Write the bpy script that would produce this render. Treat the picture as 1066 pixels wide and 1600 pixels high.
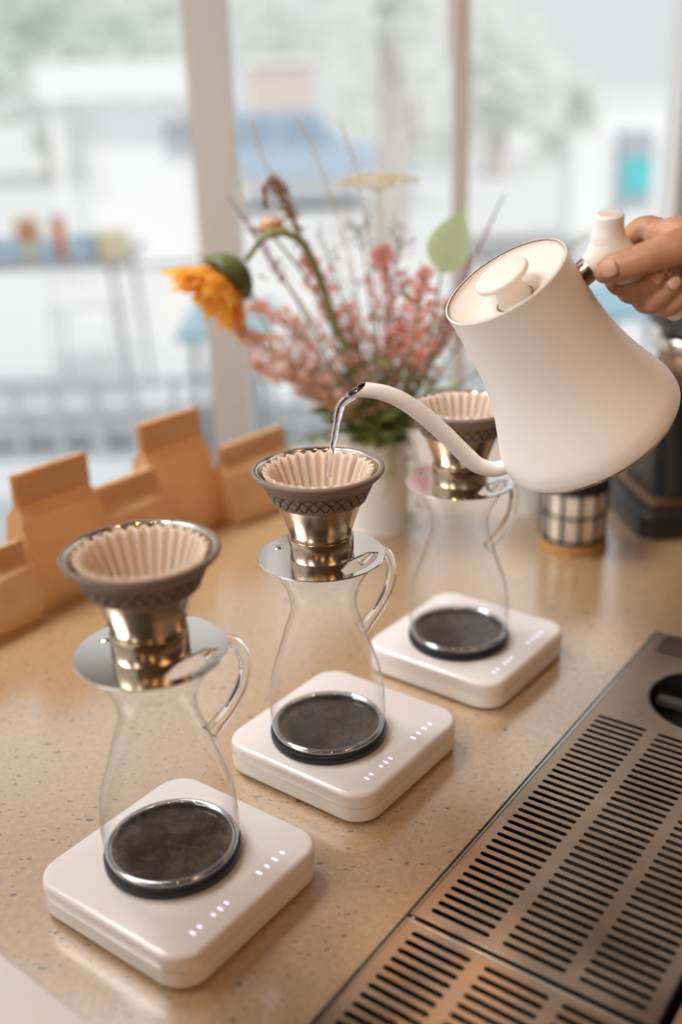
import bpy, bmesh, math, random
from mathutils import Vector, Matrix
from mathutils.geometry import delaunay_2d_cdt
import numpy as np

for o in list(bpy.data.objects):
    bpy.data.objects.remove(o)
scene = bpy.context.scene
COL = scene.collection
R = math.radians
rng = random.Random(7)

# ---------------------------------------------------------------- camera
F_PX, PITCH, ROLL, CAM_H = 1636.5, R(21.706), R(-1.928), 0.566      # heights count from the counter top
fw = Vector((0, math.cos(PITCH), -math.sin(PITCH)))
_rt = Vector((1, 0, 0)); _up = _rt.cross(fw)
RT = math.cos(ROLL) * _rt + math.sin(ROLL) * _up
UP = -math.sin(ROLL) * _rt + math.cos(ROLL) * _up
CAM = Vector((0, 0, CAM_H))
cd = bpy.data.cameras.new('camera'); cam = bpy.data.objects.new('camera', cd); COL.objects.link(cam)
m = Matrix((RT, UP, -fw)).transposed().to_4x4(); m.translation = CAM
cam.matrix_world = m
cd.sensor_fit = 'VERTICAL'; cd.sensor_height = 36; cd.sensor_width = 24; cd.lens = F_PX / 1600 * 36
cd.clip_start = 0.02; cd.clip_end = 300
cd.dof.use_dof = True; cd.dof.focus_distance = 0.865; cd.dof.aperture_fstop = 1.9
scene.camera = cam

# ---------------------------------------------------------------- world, lights, exposure
world = bpy.data.worlds.new('sky'); scene.world = world; world.use_nodes = True
bg = world.node_tree.nodes['Background']
bg.inputs[0].default_value = (0.98, 0.99, 1.0, 1); bg.inputs[1].default_value = 0.86
vs = scene.view_settings
vs.view_transform = 'Standard'; vs.look = 'None'; vs.gamma = 1; vs.use_curve_mapping = False; vs.exposure = 0.0
scene.cycles.transparent_max_bounces = 24
scene.cycles.max_bounces = 10
scene.cycles.use_denoising = True
scene.cycles.sample_clamp_indirect = 6.0

def area(name, loc, target, sx, sy, power, col):
    l = bpy.data.lights.new(name, 'AREA'); l.shape = 'RECTANGLE'; l.size = sx; l.size_y = sy; l.energy = power; l.color = col
    o = bpy.data.objects.new(name, l); COL.objects.link(o); o.location = loc
    o.rotation_euler = (Vector(target) - Vector(loc)).to_track_quat('-Z', 'Y').to_euler()
    return o
# the sun stands behind the shop: it bleaches the street and leaves the pavement at the window in shade
sl = bpy.data.lights.new('sun', 'SUN'); sl.energy = 1.3; sl.angle = R(2); sl.color = (1.0, .97, .93)
sun = bpy.data.objects.new('sun', sl); COL.objects.link(sun); sun.location = (3, -6, 8); sun.rotation_euler = Vector((-.18, .55, -.80)).to_track_quat('-Z', 'Y').to_euler()
# added fill lights without fittings: white from the left, dim warm at the right
a_ = area('fill_light_window', (-.85, 1.75, 2.0), (-.30, 1.50, 0), .6, .6, 8, (1.0, .985, .97)); a_.data.spread = R(62)  # added fill that brightens the left-back counter
a_ = area('fill_light_side', (-1.55, .75, 1.95), (.15, .85, .30), 1.1, .9, 10, (1.0, .985, .975)); a_.data.spread = R(100)  # added fill from the left for kettle and scales
sp_l = bpy.data.lights.new('fill_spot_kettle', 'SPOT'); sp_l.energy = 108; sp_l.spot_size = R(21); sp_l.spot_blend = .7; sp_l.shadow_soft_size = .14; sp_l.color = (1.0, .975, .955)  # added narrow spot that lifts the near side of the kettle
sp_o = bpy.data.objects.new('fill_spot_kettle', sp_l); COL.objects.link(sp_o); sp_o.location = (-1.2, -.5, 1.95); sp_o.rotation_euler = (Vector((.17, .84, .38)) - sp_o.location).to_track_quat('-Z', 'Y').to_euler()
area('fill_light_bar', (1.2, -0.4, 2.05), (1.2, -0.4, 0), 0.7, 0.7, 6, (1.0, 0.60, 0.30))  # added warm fill for the right-hand side

# ---------------------------------------------------------------- helpers
def ray(px, py):
    return (fw * F_PX + RT * (px - 533) - UP * (py - 800))
def at_z(px, py, z=0.0):
    d = ray(px, py); return CAM + d * ((z - CAM.z) / d.z)
def at_y(px, py, y):
    d = ray(px, py); return CAM + d * (y / d.y)
def at_plane(px, py, p0, n):
    d = ray(px, py); return CAM + d * ((p0 - CAM).dot(n) / d.dot(n))

def link(name, me, mat=None, parent=None, smooth=True, sharp=40):
    if mat is not None and len(me.materials) == 0:
        me.materials.append(mat)
    if smooth:
        me.polygons.foreach_set('use_smooth', [True] * len(me.polygons))
        if sharp: me.set_sharp_from_angle(angle=R(sharp))
    o = bpy.data.objects.new(name, me); COL.objects.link(o)
    if parent is not None: o.parent = parent
    return o
def mesh(name, v, f):
    me = bpy.data.meshes.new(name); me.from_pydata([tuple(p) for p in v], [], f); me.update(); return me
def fixn(me):
    bm = bmesh.new(); bm.from_mesh(me); bmesh.ops.recalc_face_normals(bm, faces=bm.faces); bm.to_mesh(me); bm.free(); return me
def empty(name, loc=(0, 0, 0), rz=0):
    o = bpy.data.objects.new(name, None); COL.objects.link(o); o.location = loc; o.rotation_euler = (0, 0, rz); o.empty_display_size = .02
    return o
def tag(o, label=None, cat=None, group=None, kind=None):
    if label: o['label'] = label
    if cat: o['category'] = cat
    if group: o['group'] = group
    if kind: o['kind'] = kind
    return o
def copy_tree(o, parent=None):
    c = o.copy(); COL.objects.link(c); c.parent = parent
    if parent is not None: c.matrix_parent_inverse = o.matrix_parent_inverse.copy()
    for ch in list(o.children): copy_tree(ch, c)
    return c

class MB:
    def __init__(s): s.v = []; s.f = []
    def add(s, v, f):
        n = len(s.v); s.v += [Vector(p) for p in v]; s.f += [tuple(i + n for i in q) for q in f]; return s
    def box(s, c, d, M=None):
        x, y, z = [k / 2 for k in d]; c = Vector(c)
        v = [Vector((a, b, e)) for e in (-z, z) for b in (-y, y) for a in (-x, x)]
        if M is not None: v = [M @ p for p in v]
        return s.add([c + p for p in v], [(0, 2, 3, 1), (4, 5, 7, 6), (0, 1, 5, 4), (2, 6, 7, 3), (0, 4, 6, 2), (1, 3, 7, 5)])
    def prism(s, poly, z0, z1):
        n = len(poly)
        v = [Vector((p[0], p[1], z0)) for p in poly] + [Vector((p[0], p[1], z1)) for p in poly]
        return s.add(v, [tuple(range(n - 1, -1, -1)), tuple(range(n, 2 * n))] + [(i, (i + 1) % n, n + (i + 1) % n, n + i) for i in range(n)])
    def lathe(s, prof, n=48, c=(0, 0, 0), closed=False, M=None):
        v = []; f = []; k = len(prof); c = Vector(c)
        for i in range(n):
            a = 2 * math.pi * i / n
            for r, z in prof:
                p = Vector((r * math.cos(a), r * math.sin(a), z))
                v.append(c + (M @ p if M is not None else p))
        for i in range(n):
            j = (i + 1) % n
            for q in range(k - 1 if not closed else k):
                w = (q + 1) % k
                f.append((i * k + q, j * k + q, j * k + w, i * k + w))
        return s.add(v, f)
    def tube(s, pts, rad, n=10, cap=True):
        pts = [Vector(p) for p in pts]; m_ = len(pts)
        if not hasattr(rad, '__len__'): rad = [rad] * m_
        t0 = (pts[1] - pts[0]).normalized()
        ref = Vector((0, 0, 1)) if abs(t0.z) < .9 else Vector((1, 0, 0))
        u = t0.cross(ref).normalized(); v = []; f = []
        for i in range(m_):
            t = (pts[min(i + 1, m_ - 1)] - pts[max(i - 1, 0)]).normalized()
            u = (u - t * u.dot(t)).normalized(); w = t.cross(u)
            for k in range(n):
                a = 2 * math.pi * k / n
                v.append(pts[i] + (u * math.cos(a) + w * math.sin(a)) * rad[i])
        for i in range(m_ - 1):
            for k in range(n):
                f.append((i * n + k, i * n + (k + 1) % n, (i + 1) * n + (k + 1) % n, (i + 1) * n + k))
        if cap: f += [tuple(range(n - 1, -1, -1)), tuple((m_ - 1) * n + k for k in range(n))]
        return s.add(v, f)
    def octa(s, c, r, sz=None):
        c = Vector(c); q = sz or r
        v = [c + Vector(p) for p in ((r, 0, 0), (-r, 0, 0), (0, r, 0), (0, -r, 0), (0, 0, q), (0, 0, -q))]
        return s.add(v, [(0, 2, 4), (2, 1, 4), (1, 3, 4), (3, 0, 4), (2, 0, 5), (1, 2, 5), (3, 1, 5), (0, 3, 5)])
    def ball(s, c, r, seg=10, rings=7, M=None):
        pr = [(max(1e-5, r * math.sin(math.pi * i / rings)), -r * math.cos(math.pi * i / rings)) for i in range(rings + 1)]
        return s.lathe(pr, seg, c, M=M)
    def me(s, name='m'):
        return mesh(name, s.v, s.f)
    def build(s, name, mat=None, parent=None, smooth=True, sharp=40):
        return link(name, s.me(name), mat, parent, smooth, sharp)

def spline(pts, n=8):
    pts = [Vector(p) for p in pts]; out = []
    for i in range(len(pts) - 1):
        p0 = pts[max(i - 1, 0)]; p1 = pts[i]; p2 = pts[i + 1]; p3 = pts[min(i + 2, len(pts) - 1)]
        for k in range(n):
            t = k / n
            out.append(.5 * ((2 * p1) + (p2 - p0) * t + (2 * p0 - 5 * p1 + 4 * p2 - p3) * t * t + (3 * p1 - p0 - 3 * p2 + p3) * t ** 3))
    out.append(pts[-1]); return out
def lerps(vals, n):
    out = []; k = len(vals) - 1
    for i in range(n):
        x = i / (n - 1) * k; j = min(int(x), k - 1); out.append(vals[j] + (vals[j + 1] - vals[j]) * (x - j))
    return out
def rrect(w, h, r, n=6):
    p = []
    for cx, cy, a0 in ((w / 2 - r, h / 2 - r, 0), (-w / 2 + r, h / 2 - r, 90), (-w / 2 + r, -h / 2 + r, 180), (w / 2 - r, -h / 2 + r, 270)):
        for k in range(n + 1):
            a = R(a0 + 90 * k / n); p.append((cx + r * math.cos(a), cy + r * math.sin(a)))
    return p
def loft(rings, cap=True):
    n = len(rings[0]); v = [p for r_ in rings for p in r_]; f = []
    for i in range(len(rings) - 1):
        for k in range(n):
            f.append((i * n + k, i * n + (k + 1) % n, (i + 1) * n + (k + 1) % n, (i + 1) * n + k))
    if cap: f += [tuple(range(n - 1, -1, -1)), tuple((len(rings) - 1) * n + k for k in range(n))]
    return v, f
def soft_slab(mb, w, h, r, z0, z1, e0, e1, n=6, k=4):
    """rounded slab with filleted bottom (e0) and top (e1) edges"""
    rings = []
    for i in range(k + 1):
        a = R(90 * i / k); ins = e0 * (1 - math.sin(a)); z = z0 + e0 * (1 - math.cos(a))
        rings.append([Vector((x, y, z)) for x, y in rrect(w - 2 * ins, h - 2 * ins, max(r - ins, .001), n)])
    for i in range(k + 1):
        a = R(90 * i / k); ins = e1 * (1 - math.cos(a)); z = z1 - e1 * (1 - math.sin(a))
        rings.append([Vector((x, y, z)) for x, y in rrect(w - 2 * ins, h - 2 * ins, max(r - ins, .001), n)])
    return mb.add(*loft(rings))

# ---------------------------------------------------------------- materials
def mat(name, col, rough=.5, metal=0.0, **kw):
    m_ = bpy.data.materials.new(name); m_.use_nodes = True
    b = m_.node_tree.nodes['Principled BSDF']
    b.inputs['Base Color'].default_value = (*col, 1); b.inputs['Roughness'].default_value = rough; b.inputs['Metallic'].default_value = metal
    for k, v in kw.items(): b.inputs[k].default_value = v
    return m_
def nodes(m_): return m_.node_tree.nodes, m_.node_tree.links, m_.node_tree.nodes['Principled BSDF']
def noise_col(m_, c1, c2, scale, detail=3, lo=.35, hi=.65, stretch=(1, 1, 1), bump=0, rough=None):
    """colour wanders between c1 and c2"""
    N, L, b = nodes(m_)
    tc = N.new('ShaderNodeTexCoord'); mp = N.new('ShaderNodeMapping'); mp.inputs['Scale'].default_value = stretch
    nz = N.new('ShaderNodeTexNoise'); nz.inputs['Scale'].default_value = scale; nz.inputs['Detail'].default_value = detail
    rp = N.new('ShaderNodeValToRGB'); rp.color_ramp.elements[0].position = lo; rp.color_ramp.elements[1].position = hi
    rp.color_ramp.elements[0].color = (*c1, 1); rp.color_ramp.elements[1].color = (*c2, 1)
    L.new(tc.outputs['Object'], mp.inputs[0]); L.new(mp.outputs[0], nz.inputs['Vector']); L.new(nz.outputs['Fac'], rp.inputs[0]); L.new(rp.outputs[0], b.inputs['Base Color'])
    if bump:
        bp = N.new('ShaderNodeBump'); bp.inputs['Strength'].default_value = bump; bp.inputs['Distance'].default_value = .001
        L.new(nz.outputs['Fac'], bp.inputs['Height']); L.new(bp.outputs[0], b.inputs['Normal'])
    if rough:
        mr = N.new('ShaderNodeMapRange'); mr.inputs['From Min'].default_value = .3; mr.inputs['From Max'].default_value = .7
        mr.inputs['To Min'].default_value = rough[0]; mr.inputs['To Max'].default_value = rough[1]
        L.new(nz.outputs['Fac'], mr.inputs['Value']); L.new(mr.outputs[0], b.inputs['Roughness'])
    return m_
def translucent(m_, col, fac):
    N, L, b = nodes(m_); out = N['Material Output']
    t = N.new('ShaderNodeBsdfTranslucent'); t.inputs[0].default_value = (*col, 1)
    mx = N.new('ShaderNodeMixShader'); mx.inputs[0].default_value = fac
    L.new(b.outputs[0], mx.inputs[1]); L.new(t.outputs[0], mx.inputs[2]); L.new(mx.outputs[0], out.inputs[0]); return m_
def thin_glass(name, tint, edge, gain=1.0, add=0.0):
    m_ = bpy.data.materials.new(name); m_.use_nodes = True; N = m_.node_tree.nodes; L = m_.node_tree.links; N.clear()
    out = N.new('ShaderNodeOutputMaterial'); tr = N.new('ShaderNodeBsdfTransparent'); gl = N.new('ShaderNodeBsdfGlossy'); gl.inputs['Roughness'].default_value = 0.02
    fr = N.new('ShaderNodeLayerWeight'); fr.inputs[0].default_value = .5
    fp = N.new('ShaderNodeMath'); fp.operation = 'POWER'; fp.inputs[1].default_value = 5
    ma = N.new('ShaderNodeMath'); ma.operation = 'MULTIPLY_ADD'; ma.inputs[1].default_value = gain; ma.inputs[2].default_value = .045 + add; ma.use_clamp = True
    lw = N.new('ShaderNodeLayerWeight'); lw.inputs[0].default_value = .5
    pw = N.new('ShaderNodeMath'); pw.operation = 'POWER'; pw.inputs[1].default_value = 5
    mc = N.new('ShaderNodeMix'); mc.data_type = 'RGBA'; mc.inputs[6].default_value = (*tint, 1); mc.inputs[7].default_value = (*edge, 1)
    mx = N.new('ShaderNodeMixShader')
    L.new(lw.outputs['Facing'], pw.inputs[0]); L.new(pw.outputs[0], mc.inputs[0]); L.new(mc.outputs[2], tr.inputs[0])
    L.new(fr.outputs['Facing'], fp.inputs[0]); L.new(fp.outputs[0], ma.inputs[0]); L.new(ma.outputs[0], mx.inputs[0]); L.new(tr.outputs[0], mx.inputs[1]); L.new(gl.outputs[0], mx.inputs[2]); L.new(mx.outputs[0], out.inputs[0])
    return m_
def solid_glass(name, ior=1.47, col=(1, 1, 1)):
    m_ = bpy.data.materials.new(name); m_.use_nodes = True; N = m_.node_tree.nodes; L = m_.node_tree.links; N.clear()
    out = N.new('ShaderNodeOutputMaterial'); g = N.new('ShaderNodeBsdfGlass'); g.inputs['IOR'].default_value = ior; g.inputs['Roughness'].default_value = 0; g.inputs[0].default_value = (*col, 1)
    L.new(g.outputs[0], out.inputs[0]); return m_

M = {}
# --- terrazzo counter
m_ = M['terrazzo'] = mat('speckled_stone', (.7, .6, .5), .3, **{'Coat Weight': 1.0, 'Coat Roughness': .21, 'Coat IOR': 3.5})
N, L, b = nodes(m_)
tc = N.new('ShaderNodeTexCoord')
base = N.new('ShaderNodeTexNoise'); base.inputs['Scale'].default_value = 160; base.inputs['Detail'].default_value = 4
br = N.new('ShaderNodeValToRGB'); br.color_ramp.elements[0].color = (.40, .255, .125, 1); br.color_ramp.elements[1].color = (.50, .33, .18, 1)
br.color_ramp.elements[0].position = .3; br.color_ramp.elements[1].position = .7
L.new(tc.outputs['Object'], base.inputs['Vector']); L.new(base.outputs['Fac'], br.inputs[0])
prev = br.outputs[0]
for scale, dens, size, cols in ((85, .06, .25, ((.03, .018, .010), (.16, .10, .05))), (170, .08, .30, ((.08, .05, .028), (.22, .145, .08))), (310, .12, .38, ((.24, .16, .09), (.36, .255, .16)))):
    mp = N.new('ShaderNodeMapping'); mp.inputs['Rotation'].default_value = (0, 0, scale * .37); mp.inputs['Scale'].default_value = (1, 1.75, 1); mp.inputs['Location'].default_value = (scale * .01, 1, 0)
    wob = N.new('ShaderNodeTexNoise'); wob.inputs['Scale'].default_value = scale * 1.1; wob.inputs['Detail'].default_value = 2
    wa = N.new('ShaderNodeVectorMath'); wa.operation = 'SCALE'; wa.inputs['Scale'].default_value = .9 / scale
    wd = N.new('ShaderNodeVectorMath'); wd.operation = 'ADD'
    vo = N.new('ShaderNodeTexVoronoi'); vo.inputs['Scale'].default_value = scale; vo.feature = 'F1'; vo.voronoi_dimensions = '2D'
    L.new(tc.outputs['Object'], mp.inputs[0]); L.new(mp.outputs[0], wob.inputs['Vector']); L.new(wob.outputs['Color'], wa.inputs[0]); L.new(mp.outputs[0], wd.inputs[0]); L.new(wa.outputs[0], wd.inputs[1]); L.new(wd.outputs[0], vo.inputs['Vector'])
    sp = N.new('ShaderNodeSeparateColor'); L.new(vo.outputs['Color'], sp.inputs[0])
    pick = N.new('ShaderNodeMath'); pick.operation = 'LESS_THAN'; pick.inputs[1].default_value = dens; L.new(sp.outputs[0], pick.inputs[0])
    rad = N.new('ShaderNodeMath'); rad.operation = 'MULTIPLY_ADD'; rad.inputs[1].default_value = size * .7; rad.inputs[2].default_value = size * .4; L.new(sp.outputs[1], rad.inputs[0])
    ins = N.new('ShaderNodeMath'); ins.operation = 'LESS_THAN'; L.new(vo.outputs['Distance'], ins.inputs[0]); L.new(rad.outputs[0], ins.inputs[1])
    both = N.new('ShaderNodeMath'); both.operation = 'MULTIPLY'; L.new(pick.outputs[0], both.inputs[0]); L.new(ins.outputs[0], both.inputs[1])
    cc = N.new('ShaderNodeMix'); cc.data_type = 'RGBA'; cc.inputs[6].default_value = (*cols[0], 1); cc.inputs[7].default_value = (*cols[1], 1); L.new(sp.outputs[2], cc.inputs[0])
    mx = N.new('ShaderNodeMix'); mx.data_type = 'RGBA'; L.new(both.outputs[0], mx.inputs[0]); L.new(prev, mx.inputs[6]); L.new(cc.outputs[2], mx.inputs[7]); prev = mx.outputs[2]
L.new(prev, b.inputs['Base Color'])

M['scale'] = mat('white_scale_plastic', (.76, .715, .695), .2, **{'Coat Weight': .4, 'Coat Roughness': .12, 'Subsurface Weight': .15, 'Subsurface Scale': .006})
M['scale_low'] = mat('frosted_scale_side', (.74, .71, .66), .4)
M['led'] = mat('led_marks', (.9, .9, 1), .4, **{'Emission Color': (.72, .72, 1, 1), 'Emission Strength': 1.15})
M['foot'] = mat('grey_rubber_foot', (.25, .24, .23), .7)
M['carafe'] = thin_glass('carafe_glass', (1, 1, 1), (.74, .75, .76), .95, -.015)
M['ring'] = thin_glass('thick_glass_ring', (.95, .97, .98), (.9, .92, .93), .6, .38)
M['glass'] = solid_glass('clear_glass')
M['water'] = solid_glass('water', 1.33, (.96, .97, 1))
m_ = M['pad'] = mat('black_rubber_pad', (.012, .014, .02), .3)
m_ = M['smudge'] = mat('smudged_black_pad_face', (.03, .025, .02), .1, **{'IOR': 1.6})
noise_col(m_, (.013, .009, .006), (.085, .062, .042), 48, 12, .40, .78, (1, 1, 1), .12, (.03, .22))
m_.node_tree.nodes['Noise Texture'].inputs['Roughness'].default_value = .78
M['steel'] = mat('brushed_steel', (.52, .42, .315), .2, 1.0)
N, L, b = nodes(M['steel'])
tc = N.new('ShaderNodeTexCoord'); mp = N.new('ShaderNodeMapping'); mp.inputs['Scale'].default_value = (20, 20, 1400)
nz = N.new('ShaderNodeTexNoise'); nz.inputs['Scale'].default_value = 1; mr = N.new('ShaderNodeMapRange'); mr.inputs['To Min'].default_value = .14; mr.inputs['To Max'].default_value = .27
L.new(tc.outputs['Object'], mp.inputs[0]); L.new(mp.outputs[0], nz.inputs['Vector']); L.new(nz.outputs['Fac'], mr.inputs['Value']); L.new(mr.outputs[0], b.inputs['Roughness'])
M['plate'] = mat('polished_steel_plate', (.84, .80, .75), .13, 1.0)
m_ = M['traysteel'] = mat('worn_tray_steel', (.36, .33, .30), .32, 1.0)
noise_col(m_, (.52, .41, .31), (.62, .50, .39), 14, 6, .3, .7, (1, 1, 1), 0, (.26, .42))
M['edge'] = mat('bright_steel_edge', (.7, .7, .7), .2, 1.0)
M['pan'] = mat('black_drip_pan', (.02, .017, .014), .35)
M['panbar'] = mat('dark_pan_bar', (.06, .045, .035), .3, .6)
M['rubber'] = mat('taupe_silicone', (.235, .170, .130), .6, **{'Specular IOR Level': .25})
M['groove'] = mat('groove_shade', (.03, .022, .018), .8)  # shade of the recessed band lines put into their colour
M['paper'] = translucent(mat('filter_paper', (.90, .82, .74), .8), (1.0, .86, .74), .5)
M['kettle'] = noise_col(mat('matte_white_enamel', (.86, .82, .77), .42), (.89, .85, .80), (.92, .88, .84), 9, 3)
M['kettle_edge'] = noise_col(mat('chipped_base_rim', (.5, .45, .36), .55), (.26, .22, .16), (.66, .58, .47), 120, 5, .4, .6)
M['lidtone'] = mat('warm_bounce_lid_enamel', (.80, .71, .63), .5)  # white lid enamel with the bowl's warm bounce light put into its colour
M['dark_line'] = mat('dark_steel_line', (.20, .13, .10), .3, .8)
M['collar'] = mat('bronze_collar', (.34, .26, .21), .24, 1.0)
M['skin'] = noise_col(mat('skin', (.62, .36, .24), .48, **{'Subsurface Weight': .12, 'Subsurface Scale': .01}), (.47, .235, .135), (.58, .31, .19), 55, 4, .35, .65)
M['nail'] = mat('fingernail', (.58, .33, .235), .42)
M['sleeve'] = mat('cream_sleeve', (.72, .68, .60), .85)
m_ = M['kraft'] = mat('kraft_paper', (.60, .40, .22), .75)
noise_col(m_, (.76, .51, .27), (.86, .61, .36), 40, 5, .3, .7, (1, 1, 1), .2)
translucent(m_, (.85, .55, .29), .40)
M['ceramic'] = mat('white_ceramic', (.80, .78, .76), .25)
M['black'] = mat('black_enamel', (.012, .012, .014), .3)
M['black_soft'] = mat('smoky_plastic', (.05, .05, .05), .35)
M['chrome'] = mat('chrome_ring', (.75, .68, .6), .12, 1.0)
M['copper'] = mat('brown_metal', (.30, .19, .12), .35, .8)
M['wood'] = noise_col(mat('amber_wood', (.5, .27, .1), .4), (.42, .20, .07), (.58, .33, .13), 60, 4, .3, .7, (1, 8, 1))
M['cream'] = mat('cream_panel', (.82, .72, .58), .5)
M['frame'] = mat('painted_frame', (.87, .855, .84), .5)
M['mullion'] = mat('pale_mullion', (.97, .975, .98), .4)
M['pane'] = thin_glass('window_pane', (.985, .99, .99), (.95, .96, .96), .7)
M['wall'] = mat('warm_wall', (.22, .13, .075), .8)
M['floor'] = mat('brown_floor', (.16, .10, .065), .5)
M['ceil'] = mat('ceiling_paint', (.16, .12, .09), .9)
M['cabinet'] = noise_col(mat('cabinet_wood', (.2, .12, .07), .5), (.14, .085, .05), (.24, .15, .09), 8, 4, .3, .7, (1, 1, .1))
M['lamp_glow'] = mat('warm_bulb', (1, .7, .4), .4, **{'Emission Color': (1, .57, .27, 1), 'Emission Strength': 150})
M['lamp_glow_dim'] = mat('amber_bulb', (1, .6, .3), .4, **{'Emission Color': (1, .45, .15, 1), 'Emission Strength': 24})
M['lamp_metal'] = mat('lamp_black', (.03, .028, .025), .4)
# plants
def leafmat(n, c, f=.35): return translucent(mat(n, c, .5), tuple(min(1, k * 1.3) for k in c), f)
M['leaf'] = leafmat('leaf_green', (.20, .25, .085), .45); M['leaf2'] = leafmat('leaf_olive', (.36, .39, .16), .45); M['leaf3'] = leafmat('leaf_pale', (.58, .68, .40), .6)
M['stem'] = mat('stem_green', (.24, .27, .10), .6); M['stem_pale'] = translucent(mat('stem_pale', (.80, .76, .66), .7), (.9, .86, .76), .55); M['stem_tan'] = mat('stem_tan', (.45, .27, .15), .7)
M['petal'] = leafmat('petal_orange', (.93, .45, .07), .45); M['seed'] = mat('seed_brown', (.10, .05, .02), .8)
M['pink'] = leafmat('plume_pink', (.92, .62, .57), .6); M['salmon'] = leafmat('plume_salmon', (.88, .48, .42), .6); M['rust'] = mat('rust_seed', (.26, .085, .04), .8)
M['blush'] = leafmat('plume_blush', (.96, .68, .62), .6); M['mauve'] = leafmat('mauve_bloom', (.68, .52, .68), .6); M['white_bud'] = leafmat('white_bud', (.9, .88, .85), .5); M['umbel'] = leafmat('umbel_cream', (.78, .72, .58), .5); M['peach'] = leafmat('bud_peach', (.75, .52, .34))
# outdoors
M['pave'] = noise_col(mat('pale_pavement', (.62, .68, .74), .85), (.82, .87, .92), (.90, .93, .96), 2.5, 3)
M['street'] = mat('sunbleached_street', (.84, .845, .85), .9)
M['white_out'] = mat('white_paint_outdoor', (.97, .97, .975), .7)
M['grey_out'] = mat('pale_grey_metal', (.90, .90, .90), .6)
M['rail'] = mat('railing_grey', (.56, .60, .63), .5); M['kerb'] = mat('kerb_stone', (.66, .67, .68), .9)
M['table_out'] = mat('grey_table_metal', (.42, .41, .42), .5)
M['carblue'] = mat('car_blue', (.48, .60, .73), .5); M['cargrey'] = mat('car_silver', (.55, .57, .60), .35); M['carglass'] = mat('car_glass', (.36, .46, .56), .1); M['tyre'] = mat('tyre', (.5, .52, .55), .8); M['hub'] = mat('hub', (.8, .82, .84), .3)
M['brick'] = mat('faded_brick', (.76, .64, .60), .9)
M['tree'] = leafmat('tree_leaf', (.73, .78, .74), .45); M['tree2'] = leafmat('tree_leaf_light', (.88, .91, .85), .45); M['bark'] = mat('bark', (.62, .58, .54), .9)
M['teal'] = mat('teal_panel', (.16, .68, .72), .4); M['sign_grey'] = mat('sign_grey', (.52, .57, .60), .6)
M['amber'] = mat('amber_drink', (.62, .25, .12), .3); M['redcup'] = mat('red_orange_cup', (.76, .26, .13), .4); M['bluebox'] = mat('pale_blue_box', (.42, .56, .68), .6); M['yellowbox'] = mat('pale_yellow_box', (.75, .68, .46), .6); M['bluetop'] = mat('blue_table_top', (.34, .56, .68), .5)

# ---------------------------------------------------------------- room shell
WY = 2.0            # plane of the front window
FLOOR_Z, CEIL_Z = -0.9, 2.1
def slab(name, c, d, mt, **kw):
    o = MB().box(c, d).build(name, mt, None, False); return tag(o, kind='structure', **kw)
slab('floor', (0.3, 0.0, FLOOR_Z - .05), (4.6, 4.1, .1), M['floor'])
slab('ceiling', (0.3, 0.0, CEIL_Z + .05), (4.6, 4.1, .1), M['ceil'])
slab('wall_back', (0.3, -2.03, .6), (4.6, .06, 3.0), M['wall'])
slab('wall_right', (2.57, 0, .6), (.06, 4.0, 3.0), M['wall'])
# front glazing: post, slim mullion, posts, header, sill and panes
W = empty('window_1', (0, WY, 0)); tag(W, kind='structure')
def wbox(name, x0, x1, z0, z1, dy=.07, mt='frame', y=0):
    return MB().box(((x0 + x1) / 2, y, (z0 + z1) / 2), (x1 - x0, dy, z1 - z0)).build(name, M[mt], W, False)
xa0 = at_y(288, 20, WY).x; xa1 = at_y(355, 20, WY).x
xb0 = at_y(707, 20, WY).x; xb1 = at_y(733, 20, WY).x
xc0 = at_y(1052, 200, WY).x
wbox('window_post', xa0, xa1, -.72, 1.0, .09)
wbox('window_mullion', xb0, xb1, -.72, 1.0, .05, 'mullion')
wbox('mullion_bead', xb0 - .010, xb0, .62, 1.0, .03, 'mullion')
wbox('window_post', xc0, xc0 + .08, -.72, 1.0, .09, 'mullion')
wbox('window_post', -2.0, -1.92, -.72, 1.0, .09)
wbox('window_post', 1.75, 1.83, -.72, 1.0, .09)
wbox('window_sill', -2.0, 2.6, -.9, -.70, .14)
wbox('window_header', -2.0, 2.6, 1.0, CEIL_Z, .1, 'wall')
for x0, x1 in ((-1.92, xa0), (xa1, xb0), (xb1, xc0), (xc0 + .08, 1.75), (1.83, 2.54)):
    wbox('pane', x0, x1, -.70, 1.0, .006, 'pane', .0)
# left glazing
W = empty('window_2', (-2.0, 0, 0)); tag(W, kind='structure')
def lbox(name, y0, y1, z0, z1, dx=.07, mt='frame'):
    return MB().box((0, (y0 + y1) / 2, (z0 + z1) / 2), (dx, y1 - y0, z1 - z0)).build(name, M[mt], W, False)
lbox('window_sill', -2.0, 1.96, -.9, -.55, .12); lbox('window_header', -2.0, 1.96, 1.92, CEIL_Z, .1)
ys = (-2.0, -.7, .6, 1.96)
for i, y in enumerate(ys): lbox('window_post', y - .04, y + .04, -.55, 1.92, .08)
for y0, y1 in zip(ys[:-1], ys[1:]): lbox('pane', y0 + .04, y1 - .04, -.55, 1.92, .006, 'pane')

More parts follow.
